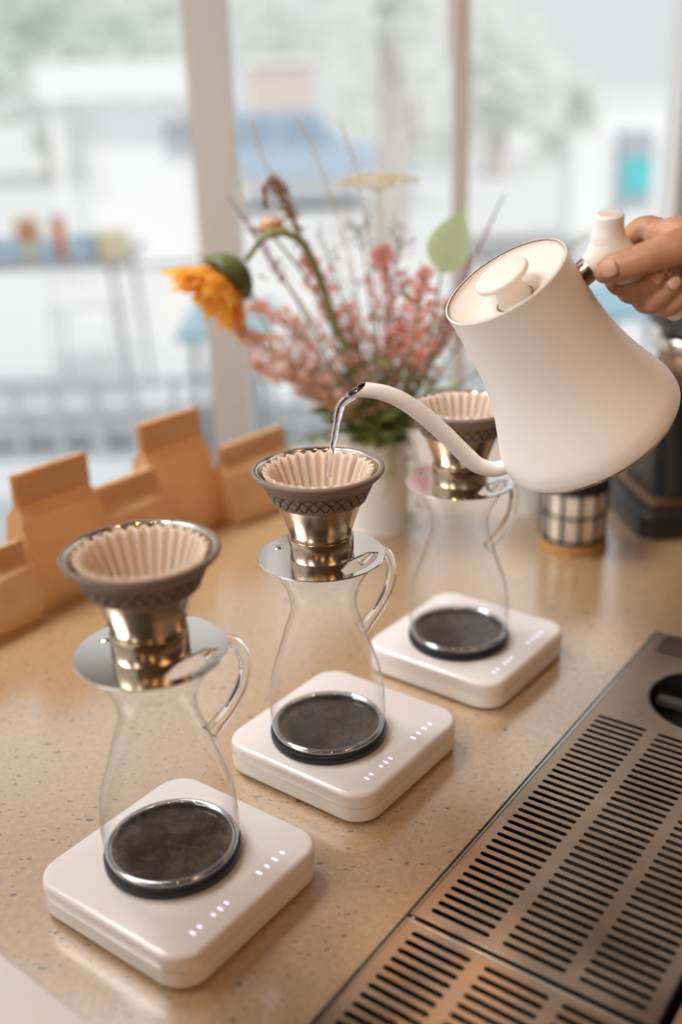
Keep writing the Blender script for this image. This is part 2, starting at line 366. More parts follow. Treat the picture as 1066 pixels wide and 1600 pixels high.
# warm pendant lamps behind and above the barista side
lamp_spots = [(0.10, -0.55, 1.05, 'pendant lamp hanging behind the camera over the bar'), (0.75, -0.25, 1.0, 'pendant lamp hanging over the drip tray end of the bar'), (-0.55, -0.9, 1.1, 'pendant lamp hanging near the back wall by the glazed side'),
              (0.16, 1.48, .98, 'pendant lamp hanging above the flower vase, over the picture'), (0.62, 1.15, 1.0, 'pendant lamp hanging above the grinder, over the picture')]
for x, y, z, lab in lamp_spots:
    t = tag(empty('pendant_lamp', (x, y, z)), 'warm black ' + lab, 'lamp', 'warm pendant lamps')
    MB().tube([(0, 0, .10), (0, 0, CEIL_Z - z)], .004, 6).build('cord', M['lamp_metal'], t)
    MB().lathe([(.012, .12), (.03, .10), (.09, .02), (.10, 0), (.097, 0), (.087, .02), (.028, .096), (.012, .11)], 32, closed=True).build('lamp_shade', M['lamp_metal'], t)
    MB().ball((0, 0, .03), .035, 16, 10).build('bulb', M['lamp_glow' if y < 0 else 'lamp_glow_dim'], t)

# ---------------------------------------------------------------- counter
LA = R(50.85); LU = Vector((math.cos(LA), math.sin(LA), 0)); LN = Vector((LU.y, -LU.x, 0)); L0 = Vector((-.392, 1.055, 0))
def bagpt(t, off, z=0): return L0 + LU * t + LN * off + Vector((0, 0, z))
TA = R(53.75); T1 = Vector((math.cos(TA), math.sin(TA), 0)); T2 = Vector((T1.y, -T1.x, 0)); TB = Vector((.041, .605, 0))
def traypt(a, b_, z=0): return TB + T1 * a + T2 * b_ + Vector((0, 0, z))
c0 = bagpt(-.80, -.155); c1 = bagpt(.93, -.155); c2 = c1 + LN * 1.5; c3 = c0 + LN * .62
t = tag(empty('counter', (0, 0, -.9)), 'speckled beige stone bar counter carrying the pour-over row', 'counter')
# the slab is cut out where the drip trays are sunk in
cut = [traypt(a, b_) for a, b_ in ((-.30, .002), (.516, .002), (.516, .19), (-.30, .19))]
outer = [c0, c0 + LN * .70, c2 + LU * -.95, c2, c1]
pts = [Vector((p.x, p.y)) for p in outer] + [Vector((p.x, p.y)) for p in cut]
no = len(outer)
edges = [(i, (i + 1) % no) for i in range(no)] + [(no + i, no + (i + 1) % 4) for i in range(4)]
def inside(p, poly):
    r_ = False; j = len(poly) - 1
    for i in range(len(poly)):
        if (poly[i].y > p.y) != (poly[j].y > p.y) and p.x < (poly[j].x - poly[i].x) * (p.y - poly[i].y) / (poly[j].y - poly[i].y) + poly[i].x: r_ = not r_
        j = i
    return r_
def solid_from_cdt(pts, edges, keep, z0, z1):
    v2, _, f2, *_r = delaunay_2d_cdt(pts, edges, [], 0, 1e-7)
    fs = []
    for f in f2:
        c = sum((v2[i] for i in f), Vector((0, 0))) / len(f)
        if keep(c):
            a, b_, c_ = [v2[i] for i in f[:3]]
            fs.append(tuple(f) if (b_ - a).cross(c_ - a) > 0 else tuple(reversed(f)))
    n = len(v2); v = [Vector((p.x, p.y, z1)) for p in v2] + [Vector((p.x, p.y, z0)) for p in v2]
    ec = {}
    for f in fs:
        for i in range(len(f)): ec[(f[i], f[(i + 1) % len(f)])] = 1
    F = list(fs) + [tuple(i + n for i in reversed(f)) for f in fs]
    for a, b_ in ec:
        if (b_, a) not in ec: F.append((a, a + n, b_ + n, b_))
    return v, F
v, F = solid_from_cdt(pts, edges, lambda c: inside(c, [Vector((p.x, p.y)) for p in outer]) and not inside(c, [Vector((p.x, p.y)) for p in cut]), -.04, 0)
top = MB().add(v, F); o = top.build('worktop', M['terrazzo'], t, False); o.location = (0, 0, .9)
inner = [p + (sum(outer, Vector()) / no - p).normalized() * .05 for p in outer]
o = MB().prism([(p.x, p.y) for p in inner], 0, .78).build('cabinet_base', M['cabinet'], t, False)

# ---------------------------------------------------------------- drip trays
SLOT_W, PITCH_S, SL_R = .0046, .00935, .0022
def slot_poly(a, b0, b1, w=SLOT_W):
    r_ = w / 2; out = []
    for k in range(5): an = R(-90 + 45 * k); out.append((a + r_ * math.sin(an), b1 - r_ + r_ * math.cos(an)))
    for k in range(5): an = R(90 + 45 * k); out.append((a + r_ * math.sin(an), b0 + r_ + r_ * math.cos(an)))
    return out
def grate(a0, a1, width, slots, hole, z):
    pts = [Vector(p) for p in ((a0, 0), (a1, 0), (a1, width), (a0, width))]; edges = [(0, 1), (1, 2), (2, 3), (3, 0)]; polys = []
    for s_ in slots:
        p = slot_poly(*s_); n0 = len(pts); pts += [Vector(q) for q in p]; edges += [(n0 + i, n0 + (i + 1) % len(p)) for i in range(len(p))]
    if hole:
        n0 = len(pts); n = 48
        pts += [Vector((hole[0] + hole[2] * math.cos(2 * math.pi * i / n), hole[1] + hole[2] * math.sin(2 * math.pi * i / n))) for i in range(n)]; edges += [(n0 + i, n0 + (i + 1) % n) for i in range(n)]
    def keep(c):
        if hole and (c - Vector(hole[:2])).length < hole[2] * .998: return False
        for a, b0, b1 in slots:
            if abs(c.x - a) < SLOT_W / 2 * .999 and b0 < c.y < b1:
                e = max(b0 + SLOT_W / 2 - c.y, c.y - (b1 - SLOT_W / 2), 0)
                if e == 0 or math.hypot(e, c.x - a) < SLOT_W / 2 * .93: return False
        return True
    return solid_from_cdt(pts, edges, keep, z - .0012, z)
COLS = ((.0107, .0588), (.0690, .1175), (.1265, .1740)); TW = .184
TZ = .006
def tray(label, a0, a1, slots, hole):
    root = tag(empty('drip_tray', traypt(0, 0), TA), label, 'drip tray', 'steel drip trays')
    Mx = lambda v_: [Vector((p.x, -p.y, p.z)) for p in v_]           # local x along the tray, local -y across it
    v, F = grate(a0, a1, TW, slots, hole, TZ)
    MB().add(Mx(v), [tuple(reversed(f)) for f in F]).build('grate', M['traysteel'], root, False)
    # folded bright edges
    e = MB(); e.box(((a0 + a1) / 2, -.0008, TZ - .004), (a1 - a0, .0016, .0094)); e.box(((a0 + a1) / 2, -TW + .0008, TZ - .004), (a1 - a0, .0016, .0094))
    e.box((a0 + .0008, -TW / 2, TZ - .004), (.0016, TW - .0034, .0094)); e.box((a1 - .0008, -TW / 2, TZ - .004), (.0016, TW - .0034, .0094))
    e.build('folded_edge', M['edge'], root, False)
    g = MB(); g.box(((a0 + a1) / 2, .0035, .0004), (a1 - a0 + .004, .003, .003)); g.build('rubber_seal', M['black'], root, False)
    p = MB(); ca = (a0 + a1) / 2; la = a1 - a0 - .006; lw = TW - .006
    p.box((ca, -TW / 2, -.034), (la, lw, .002))
    for sx in (-1, 1): p.box((ca + sx * la / 2, -TW / 2, -.0175), (.002, lw, .031))
    for sy in (-1, 1): p.box((ca, -TW / 2 + sy * lw / 2, -.0175), (la, .002, .031))
    p.build('drip_pan', M['pan'], root, False)
    for b0, b1 in COLS:
        for k in range(2):
            bb = b0 + (b1 - b0) * (.3 + .4 * k)
            MB().tube([(a0 + .006, -bb, -.012), ((.325 if hole else a1 - .006), -bb, -.012)], .0025, 8).build('support_bar', M['panbar'], root)
    return root
slots = [(.0125 + k * PITCH_S, b0, b1) for k in range(34) for b0, b1 in COLS] + [(.4735 + k * PITCH_S, b0, b1) for k in range(5) for b0, b1 in COLS]
HOLE = (.400, .092, .058)
tr = tray('long steel drip tray with slotted grate and round rinser opening', .0, .5185, slots, HOLE)
rs = empty('rinser', (HOLE[0], -HOLE[1], 0)); rs.parent = tr
MB().lathe([(.0581, TZ), (.056, TZ + .0004), (.055, TZ - .002), (.053, -.024), (.0001, -.026), (.0001, -.028), (.055, -.028), (.0581, 0)], 48, closed=True).build('basin', M['black'], rs)
cr = MB(); cr.box((0, 0, -.006), (.10, .012, .006)); cr.box((0, 0, -.0062), (.012, .10, .006)); cr.build('spray_cross', M['black_soft'], rs, False)
MB().lathe([(.0001, .0), (.009, -.001), (.010, -.004), (.010, -.02), (.0001, -.02)], 24).build('nozzle', M['black'], rs)
slots2 = [(-.0152 - k * PITCH_S, b0, b1) for k in range(27) for b0, b1 in COLS]
tray('second steel drip tray at the bottom edge, nearest the camera', -.285, -.0042, slots2, None)
# dark machine body standing beyond the tray's right side
mc = tag(empty('espresso_machine', traypt(.10, .255)), 'black machine side panel along the far long edge of the drip trays', 'machine')
mc.rotation_euler = (0, 0, TA)
b_ = MB(); soft_slab(b_, .66, .10, .01, .0, .03, .003, .004); b_.build('base', M['black'], mc)

# ---------------------------------------------------------------- scales
SC = [(-.13137, .64598, 53.04, -.13682, .65085), (-.0037, .81565, 52.09, -.01762, .80726), (.12926, .98202, 51.33, .1192, .97566)]
def make_scale():
    root = empty('coffee_scale')
    for sx in (-1, 1):
        for sy in (-1, 1):
            MB().lathe([(.0001, 0), (.008, 0), (.008, .004), (.0001, .004)], 16, (sx * .06, sy * .06, 0)).build('foot', M['foot'], root)
    b = MB(); soft_slab(b, .159, .159, .024, .0022, .0165, .003, .0008, 8); b.build('lower_case', M['scale_low'], root)
    b = MB(); soft_slab(b, .160, .160, .0245, .0170, .031, .0008, .0045, 8, 6); cover = b.build('weighing_platform', M['scale'], root)
    d = MB()
    for k in range(6):
        if k != 2: d.box((-.052 + k * .007, -.063, .0311), (.0016, .0048 - .0012 * (k % 2), .0003))
    d.build('weight_display', M['led'], cover, False)
    d = MB()
    for k in range(4): d.box((.020 + k * .009, -.062, .0311), (.0016, .0050 - .001 * (k % 2), .0003))
    d.build('timer_display', M['led'], cover, False)
    return root
sc0 = make_scale()
slabels = ['white square scale in front, under the carafe nearest the camera', 'white square scale in the middle, under the carafe being filled', 'white square scale furthest back, beside the kettle base', 'white scale cut off by the bottom-left corner of the picture']
_p1 = at_z(0, 1486, .031); _p2 = at_z(150, 1601, .031); _d = (_p2 - _p1).normalized(); _e = Vector((-_d.y, _d.x, 0)); _c = _p1 + _d * .055 - _e * .0795
S4 = (_c.x, _c.y, math.degrees(math.atan2(_e.y, _e.x)))
spots = [(s[0], s[1], s[2]) for s in SC] + [S4]
for i, (x, y, a) in enumerate(spots):
    o = sc0 if i == 0 else copy_tree(sc0)
    o.location = (x, y, 0); o.rotation_euler = (0, 0, R(a)); tag(o, slabels[i], 'scale', 'white pour-over scales')

# ---------------------------------------------------------------- carafes
TOPZ = .031
def smooth_prof(pr, n=5):
    return [(max(p.x, 1e-4), p.z) for p in spline([(r_, 0, z) for r_, z in pr], n)]
def make_carafe():
    root = empty('glass_carafe')
    prof = smooth_prof([(.0478, .0085), (.0503, .0105), (.0513, .020), (.0513, .0375), (.0486, .062), (.0410, .086), (.0342, .108), (.0293, .122), (.0287, .134), (.0318, .147), (.0360, .155), (.0425, .167), (.0450, .1735)])
    MB().lathe(prof, 72).build('glass_body', M['carafe'], root, True, 0)
    # thick clear ring at the foot
    MB().lathe([(.0478 + .0026 * math.cos(R(a)), .0108 + .0026 * math.sin(R(a))) for a in range(0, 360, 30)], 72, closed=True).build('foot_ring', M['ring'], root, True, 0)
    MB().lathe([(.0445 + .0012 * math.cos(R(a)), .1735 + .0012 * math.sin(R(a))) for a in range(0, 360, 45)], 64, closed=True).build('lip', M['glass'], root, True, 0)
    pd = MB().lathe([(.0001, 0), (.0505, 0), (.0523, .0015), (.0525, .0065), (.0512, .0082), (.0478, .0084)], 72).build('base_pad', M['pad'], root)
    MB().lathe([(.0478, .0084), (.0001, .0088)], 72).build('pad_face', M['smudge'], pd)
    ha = R(33)
    hp = spline([(.0375, 0, .160), (.052, 0, .1655), (.066, 0, .160), (.0725, 0, .143), (.069, 0, .124), (.057, 0, .107), (.0455, 0, .0975), (.0385, 0, .092)], 7)
    q = Matrix.Rotation(ha, 3, 'Z')
    MB().tube([q @ p for p in hp], lerps([.0062, .0050, .0048, .0048, .0048, .005, .0056, .007], len(hp)), 14).build('handle', M['glass'], root, True, 0)
    return root
ca0 = make_carafe()
clabels = ['empty hourglass carafe in front, dripper above it not being poured', 'empty hourglass carafe in the middle, under the dripper being poured into', 'empty hourglass carafe at the back, partly behind the kettle spout']
for i, s in enumerate(SC):
    o = ca0 if i == 0 else copy_tree(ca0)
    o.location = (s[3], s[4], TOPZ); tag(o, clabels[i], 'carafe', 'glass carafes on scales')

# ---------------------------------------------------------------- drippers and filters
PLZ = TOPZ + .1752
def make_dripper():
    root = empty('coffee_dripper')
    # plate with a sight opening
    no, ni = 96, 64; RO, RI = .0534, .0235
    P2 = [Vector((RO * math.cos(2 * math.pi * i / no), RO * math.sin(2 * math.pi * i / no))) for i in range(no)]
    E = [(i, (i + 1) % no) for i in range(no)]
    n0 = len(P2); P2 += [Vector((RI * math.cos(2 * math.pi * i / ni), RI * math.sin(2 * math.pi * i / ni))) for i in range(ni)]; E += [(n0 + i, n0 + (i + 1) % ni) for i in range(ni)]
    hole = []
    for k in range(13): a = R(-68 + 66 * k / 12); hole.append((.0478 * math.cos(a), .0478 * math.sin(a)))
    for k in range(13): a = R(-2 - 66 * k / 12); rr = .0285 + .010 * (abs(k - 6) / 6) ** 2; hole.append((rr * math.cos(a), rr * math.sin(a)))
    n0 = len(P2); P2 += [Vector(h) for h in hole]; E += [(n0 + i, n0 + (i + 1) % len(hole)) for i in range(len(hole))]
    hv = [Vector(h) for h in hole]
    v, F = solid_from_cdt(P2, E, lambda c: RI < c.length < RO and not inside(c, hv), 0, .0013)
    pl = MB().add(v, F).build('plate', M['plate'], root, False)
    MB().lathe([(RO + .0006 * math.cos(R(a)), .0007 + .0008 * math.sin(R(a))) for a in range(0, 360, 60)], 96, closed=True).build('rolled_edge', M['plate'], pl)
    MB().lathe([(.0001, .0019), (.0040, .0018), (.0050, .0012), (.0001, .0012)], 20, (-.036, .018, 0)).build('embossed_mark', M['plate'], pl)
    MB().lathe([(.0235, .0013), (.0272, .0013), (.0276, .0022), (.0276, .018), (.0272, .0192), (.0262, .0194)], 72).build('collar', M['steel'], root)
    cone = smooth_prof([(.0262, .0190), (.0266, .0235), (.0290, .031), (.0330, .042), (.0378, .0530), (.0440, .066), (.0500, .0765)], 4)
    inner = [(r_ - .001, z) for r_, z in reversed(cone)]
    MB().lathe(cone + inner, 96).build('cone', M['steel'], root, True, 50)
    # silicone band with cross-hatched grooves, then the flared lip
    nt, nv = 432, 16; band = [(.0384, .0525), (.0446, .0660)]
    v = []; f = []; mi = []
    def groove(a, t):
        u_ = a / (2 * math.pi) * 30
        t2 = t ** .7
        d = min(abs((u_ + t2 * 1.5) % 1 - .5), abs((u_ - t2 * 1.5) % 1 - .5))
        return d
    for i in range(nt):
        a = 2 * math.pi * i / nt
        for k in range(nv + 1):
            t = k / nv; z = band[1][1] + (band[0][1] - band[1][1]) * t
            r_ = band[1][0] + (band[0][0] - band[1][0]) * t + .0010
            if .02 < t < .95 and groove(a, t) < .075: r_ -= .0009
            v.append((r_ * math.cos(a), r_ * math.sin(a), z))
    for i in range(nt):
        for k in range(nv):
            j = (i + 1) % nt; f.append((i * (nv + 1) + k, i * (nv + 1) + k + 1, j * (nv + 1) + k + 1, j * (nv + 1) + k))
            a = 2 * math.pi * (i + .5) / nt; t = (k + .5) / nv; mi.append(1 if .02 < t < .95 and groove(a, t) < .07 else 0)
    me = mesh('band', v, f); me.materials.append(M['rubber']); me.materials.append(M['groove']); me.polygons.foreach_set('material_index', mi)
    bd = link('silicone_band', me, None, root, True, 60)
    MB().lathe([(.0380, .0510), (.0390, .0515), (.0395, .0525)], 96).build('band_hem', M['rubber'], bd)
    lip = smooth_prof([(.0455, .0658), (.0462, .0672), (.0490, .0705), (.0526, .0735), (.0544, .0760), (.0545, .0778), (.0535, .0789), (.0518, .0788), (.0504, .0775)], 4)
    MB().lathe(lip, 96).build('flared_lip', M['rubber'], root, True, 0)
    ring = smooth_prof([(.0508, .0784), (.0502, .0784), (.0496, .0775), (.0488, .0750)], 3)
    MB().lathe(ring, 96).build('steel_rim', M['plate'], root, True, 0)
    return root
dr0 = make_dripper()
dlabels = ['steel cone dripper with taupe band on the front carafe', 'steel cone dripper with taupe band receiving the stream of water', 'steel cone dripper with taupe band crossed by the kettle spout']
def make_filter():
    n = 30; per = 12; nt = n * per; v = []; f = []
    prof = lerps([0.0, 1.0], 12); th = .0006
    for i in range(nt):
        a = 2 * math.pi * i / nt; w = math.cos(n * a)
        w = math.copysign(abs(w) ** .75, w)
        for t in prof:
            z = .024 + t * (.0782 - .024) - .0006 * (1 - w) * t
            r_ = .0215 + t * (.0422 - .0215) + w * (.0008 + .0013 * t) + .0016 * t * t
            v.append((r_ * math.cos(a), r_ * math.sin(a), z))
    k = len(prof)
    for i in range(nt):
        j = (i + 1) % nt
        for q in range(k - 1): f.append((i * k + q, j * k + q, j * k + q + 1, i * k + q + 1))
    v.append((0, 0, .0235)); c = len(v) - 1
    for i in range(nt): f.append((i * k, c, ((i + 1) % nt) * k))
    o = link('paper_filter', mesh('filter', v, f), M['paper'], None, True, 0)
    md = o.modifiers.new('thickness', 'SOLIDIFY'); md.thickness = .0005; md.offset = 0
    return o
fl0 = make_filter()
flabels = ['white pleated paper filter in the front dripper', 'white pleated paper filter in the dripper being poured into', 'white pleated paper filter in the dripper at the back']
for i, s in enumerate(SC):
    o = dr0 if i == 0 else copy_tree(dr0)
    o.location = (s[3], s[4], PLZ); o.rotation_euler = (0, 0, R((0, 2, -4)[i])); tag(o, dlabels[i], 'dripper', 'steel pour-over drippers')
    o = fl0 if i == 0 else copy_tree(fl0)
    o.location = (s[3], s[4], PLZ + (.0, .0, .0015)[i]); o.rotation_euler = (0, 0, R((0, 5, 9)[i])); tag(o, flabels[i], 'filter', 'pleated paper filters')

# ---------------------------------------------------------------- kettle
vd = ray(865, 560).normalized()
kr = (RT - vd * RT.dot(vd)).normalized(); ku = kr.cross(vd)
th = math.atan2(142, 235); ph = math.asin(.47)
K_S = -math.cos(th) * kr - math.sin(th) * ku                      # towards the spout
K_A = math.cos(ph) * (-math.sin(th) * kr + math.cos(th) * ku) - math.sin(ph) * vd     # kettle's own axis
KB = at_y(927, 676, .84)
kt = empty('gooseneck_kettle'); mw = Matrix((K_S, K_A.cross(K_S), K_A)).transposed().to_4x4(); mw.translation = KB; kt.matrix_world = mw
tag(kt, 'tilted matte white gooseneck kettle pouring water, held up by a hand', 'kettle')
KH, KR = .1598, .078
prof = smooth_prof([(.0779, .0068), (.0781, .0090), (.0780, .0130), (.0762, .022), (.0690, .041), (.0625, .060), (.0570, .082), (.0536, .106), (.0520, .130), (.0515, .150), (.0517, .1592)], 6)
rim = [(.0517, .1592), (.0514, .1600), (.0504, .1601), (.0499, .1594), (.0494, .150)]
MB().lathe(prof + rim, 96).build('kettle_body', M['kettle'], kt, True, 50)
bs = MB().lathe([(.0001, .0012), (.0725, .0012), (.0745, .0020), (.0772, .0056), (.0779, .0068)], 96).build('base_rim', M['kettle_edge'], kt)
MB().lathe([(.0500, .1598), (.0502, .1602), (.0499, .1602), (.0497, .1594)], 96).build('rim_line', M['dark_line'], kt)
lid = MB().lathe(smooth_prof([(.0494, .1585), (.0480, .1560), (.0420, .1515), (.0300, .1455), (.0170, .1425), (.0155, .1422)], 4) + [(.0001, .142)], 96).build('lid', M['lidtone'], kt, True, 60)
MB().lathe(smooth_prof([(.0150, .1420), (.0135, .1450), (.0118, .1510), (.0125, .1570), (.0165, .1602), (.0212, .1618), (.0222, .1640), (.0214, .1664), (.0170, .1676), (.0080, .1682), (.0001, .1684)], 4), 48).build('knob', M['lidtone'], lid, True, 0)
MB().lathe([(.0158, .1421), (.0158, .1426), (.0150, .1427), (.0148, .1420)], 48).build('knob_seam', M['dark_line'], lid)
sf = .9655
sp = [(.0600, .0130), (.0703, .0132), (.0792, .0140), (.0895, .0175), (.0980, .0275), (.1018, .0388), (.1072, .0690), (.1115, .0893), (.1166, .1076), (.1229, .1236), (.1310, .1364), (.1405, .1460), (.1485, .1520)]
spn = spline([(x * sf, 0, z * sf) for x, z in sp], 6)
rad = lerps([.0072, .0068, .0066, .0066, .0070, .0073, .0073, .0072, .0071, .0069, .0066, .0062, .0059], len(spn))
def slant(mb_, first, cnt, rings):
    # oblique mouth: the lower lip runs on further than the upper one
    tg = (spn[-1] - spn[-4]).normalized(); upn = Vector((-tg.z, 0, tg.x))
    for q_, wgt in rings:
        c_ = sum((mb_.v[first + q_ * cnt + k_] for k_ in range(cnt)), Vector()) / cnt
        for k_ in range(cnt):
            p_ = mb_.v[first + q_ * cnt + k_]; mb_.v[first + q_ * cnt + k_] = p_ - tg * ((p_ - c_).dot(upn) * 1.25 * wgt)
mb = MB(); mb.tube(spn, rad, 20, cap=False); slant(mb, 0, 20, [(len(spn) - 1, 1.0), (len(spn) - 2, .9), (len(spn) - 3, .75), (len(spn) - 4, .55), (len(spn) - 5, .4), (len(spn) - 6, .25), (len(spn) - 7, .1)])
spo = mb.build('spout', M['kettle'], kt, True, 60)
# slanted mouth: shear the last rings so that the opening looks up and out
inn = spn[-14:][::-1]; mi_ = MB(); mi_.tube(inn, [r_ - .0009 for r_ in rad[-14:][::-1]], 20, cap=False); slant(mi_, 0, 20, [(0, 1.0), (1, .9), (2, .75), (3, .55), (4, .4), (5, .25), (6, .1)])
mi_.f.append(tuple(13 * 20 + k for k in range(20))); mi_.build('spout_mouth', M['dark_line'], spo)
MB().lathe([(.0066, 0), (.0080, .0005), (.0080, .0012), (.0066, .0030)], 24, (0.0690 * sf, 0, .0132 * sf), M=Matrix.Rotation(R(90), 3, 'Y')).build('spout_joint', M['kettle'], spo)
col_pts = [(-.0485, 0, .1295), (-.0600, 0, .1318)]
MB().tube(col_pts, [.0100, .0100], 28).build('handle_collar', M['collar'], kt)
grip = spline([(-.0893, 0, .1610), (-.0852, 0, .1530), (-.0812, 0, .1440), (-.0800, 0, .1340), (-.0828, 0, .1200), (-.0890, 0, .1000), (-.0970, 0, .0800), (-.1055, 0, .0610)], 6)
gr = lerps([.0112, .0116, .0135, .0150, .0145, .0130, .0122, .0112], len(grip))
hd = MB().tube([grip[0] + (grip[0] - grip[1]).normalized() * .0008] + grip + [grip[-1] + (grip[-1] - grip[-2]).normalized() * .003], [gr[0] - .0010] + gr + [.008], 28).build('handle', M['kettle'], kt, True, 50)
MB().tube([(-.0598, 0, .13175), (-.0650, 0, .1330), (-.0720, 0, .1355), (-.0800, 0, .1390)], [.0098, .0108, .0130, .0148], 28).build('handle_neck', M['kettle'], hd, True, 50)
tdir = (grip[0] - grip[2]).normalized()
MB().tube([grip[0] + tdir * .0004, grip[0] + tdir * .0013], [.0086, .0086], 28).build('end_cap', M['lidtone'], hd, True, 50)

# water stream from the spout into the filter
tipw = mw @ (spn[-3] - Vector((0, 0, .0018)))
s_end = Vector((SC[1][3] + .009, SC[1][4] + .004, PLZ + .040))
sp_ = [tipw, tipw + K_S * .006 + K_A * .001, at_y(533, 632, tipw.y - .002), at_y(526, 660, tipw.y - .004), at_y(520, 695, tipw.y - .006), at_y(516.5, 718, tipw.y - .007), at_y(514, 745, tipw.y - .008)]
stn = spline(sp_, 7); rw = lerps([.0040, .0042, .0040, .0032, .0026, .0022, .0020], len(stn))
rw = [r_ * (1 + .07 * math.sin(i * .8) + .04 * math.sin(i * 1.7)) for i, r_ in enumerate(rw)]
o = MB().tube(stn, rw, 14).build('water_stream', M['water'], None, True, 0); tag(o, 'thin clear stream of water falling from the kettle spout', 'water')

# ---------------------------------------------------------------- hand
HP0 = at_plane(985, 425, KB, K_A.cross(K_S))
def H(px, py, off): return at_plane(px, py, HP0, vd) - vd * off
def capsule_chain(mb, pts, rads, flat=None):
    P = spline(pts, 5); rr = []
    k = len(rads) - 1
    for i in range(len(P)):
        x = i / (len(P) - 1) * k; j = min(int(x), k - 1); rr.append(rads[j] + (rads[j + 1] - rads[j]) * (x - j))
    mb.tube(P, rr, 16); mb.ball(P[0], rr[0], 16, 10); mb.ball(P[-1], rr[-1], 16, 10)
hand = MB()
mm = .001
capsule_chain(hand, [H(1078, 385, -.012), H(1016, 352, -.016), H(984, 374, -.029), H(962, 414, -.028), H(966, 444, -.008), H(992, 452, .006)], [.0105, .0100, .0092, .0086, .0080, .0070])      # index
capsule_chain(hand, [H(1090, 392, -.012), H(1042, 358, -.022), H(1006, 396, -.036), H(982, 440, -.028), H(992, 458, -.006), H(1024, 437, .0145)], [.0110, .0102, .0096, .0090, .0086, .0074])    # middle
capsule_chain(hand, [H(1100, 402, -.012), H(1070, 380, -.024), H(1034, 420, -.036), H(1008, 462, -.026), H(1020, 473, -.003), H(1050, 447, .0145)], [.0105, .0098, .0092, .0088, .0084, .0072])   # ring
capsule_chain(hand, [H(1112, 420, -.012), H(1094, 408, -.024), H(1062, 446, -.032), H(1040, 476, -.022), H(1050, 478, -.002), H(1074, 458, .012)], [.0092, .0086, .0082, .0078, .0074, .0064])     # little
capsule_chain(hand, [H(1120, 402, .004), H(1072, 388, .018), H(1018, 404, .0275), H(982, 416, .0275), H(955, 424, .0255), H(944, 428, .023)], [.0165, .0150, .0122, .0118, .0114, .0092])        # thumb
# palm, back of the hand, wrist and forearm
capsule_chain(hand, [H(1050, 372, -.010), H(1100, 395, -.006), H(1165, 408, -.004), H(1240, 425, -.004), H(1400, 470, -.004), H(1620, 530, -.004)], [.0150, .0225, .0270, .0270, .0320, .0390])
capsule_chain(hand, [H(1082, 430, -.010), H(1120, 430, -.008), H(1170, 425, -.004), H(1240, 430, -.004)], [.0150, .0190, .0240, .0240])
capsule_chain(hand, [H(1030, 366, -.010), H(1070, 372, .002), H(1110, 395, .006), H(1160, 405, .0)], [.0110, .0170, .0220, .0250])
me = fixn(hand.me('hand_raw')); tmp = bpy.data.objects.new('hand_raw', me); COL.objects.link(tmp)
rm = tmp.modifiers.new('r', 'REMESH'); rm.mode = 'VOXEL'; rm.voxel_size = .0014
sm = tmp.modifiers.new('s', 'SMOOTH'); sm.iterations = 5; sm.factor = .5
bpy.context.view_layer.update(); dg = bpy.context.evaluated_depsgraph_get()
hme = bpy.data.meshes.new_from_object(tmp.evaluated_get(dg)); bpy.data.objects.remove(tmp)
person = tag(empty('person', H(1400, 480, -.004)), 'bare hand reaching in from the right, gripping the kettle handle with the thumb on top', 'person')
ho = link('hand', hme, M['skin'], None, True, 0)
bpy.context.view_layer.update()
ho.parent = person; ho.matrix_parent_inverse = person.matrix_world.inverted()
def nail(c, along, out, w, l):
    a = along.normalized(); n_ = (out - a * out.dot(a)).normalized(); s_ = a.cross(n_); v = []; f = []; nx, ny = 8, 8
    for i in range(ny + 1):
        for j in range(nx + 1):
            u_ = -1 + 2 * i / ny; q = -1 + 2 * j / nx
            ww = w * math.sqrt(max(0, 1 - (abs(u_) ** 3.2) * .75))
            v.append(c + a * u_ * l + s_ * q * ww + n_ * (.0016 * (1 - q * q) - .0006 - .0007 * u_ * u_))
    for i in range(ny):
        for j in range(nx): k = i * (nx + 1) + j; f.append((k, k + 1, k + nx + 2, k + nx + 1))
    o = link('nail', mesh('nail', v, f), M['nail'], None, True, 0); o.parent = ho
    md = o.modifiers.new('t', 'SOLIDIFY'); md.thickness = .0006
from mathutils.bvhtree import BVHTree
bvh = BVHTree.FromPolygons([v_.co for v_ in hme.vertices], [p_.vertices for p_ in hme.polygons])
def on_hand(px, py, lift=.0005):
    h_ = bvh.ray_cast(CAM, ray(px, py).normalized()); return h_[0] + h_[1] * lift, h_[1]
def nail_at(px, py, tx, ty, w, l, lean=.0):
    c, n_ = on_hand(px, py); c2, _ = on_hand(px + (tx - px) * .3, py + (ty - py) * .3); nail(c, c2 - c, n_ - vd * lean, w, l)
nail_at(951, 421, 925, 431, .0066, .0070)
nail_at(1029, 432, 1036, 424, .0050, .0056)
nail_at(1054, 442, 1061, 434, .0048, .0054)
slv = MB(); slp = spline([H(1330, 450, -.004), H(1420, 475, -.004), H(1640, 536, -.004), H(1900, 620, -.01)], 6)
slv.tube(slp, lerps([.046, .045, .052, .060], len(slp)), 24); so = slv.build('sleeve', M['sleeve'], None); so.parent = person; so.matrix_parent_inverse = person.matrix_world.inverted()

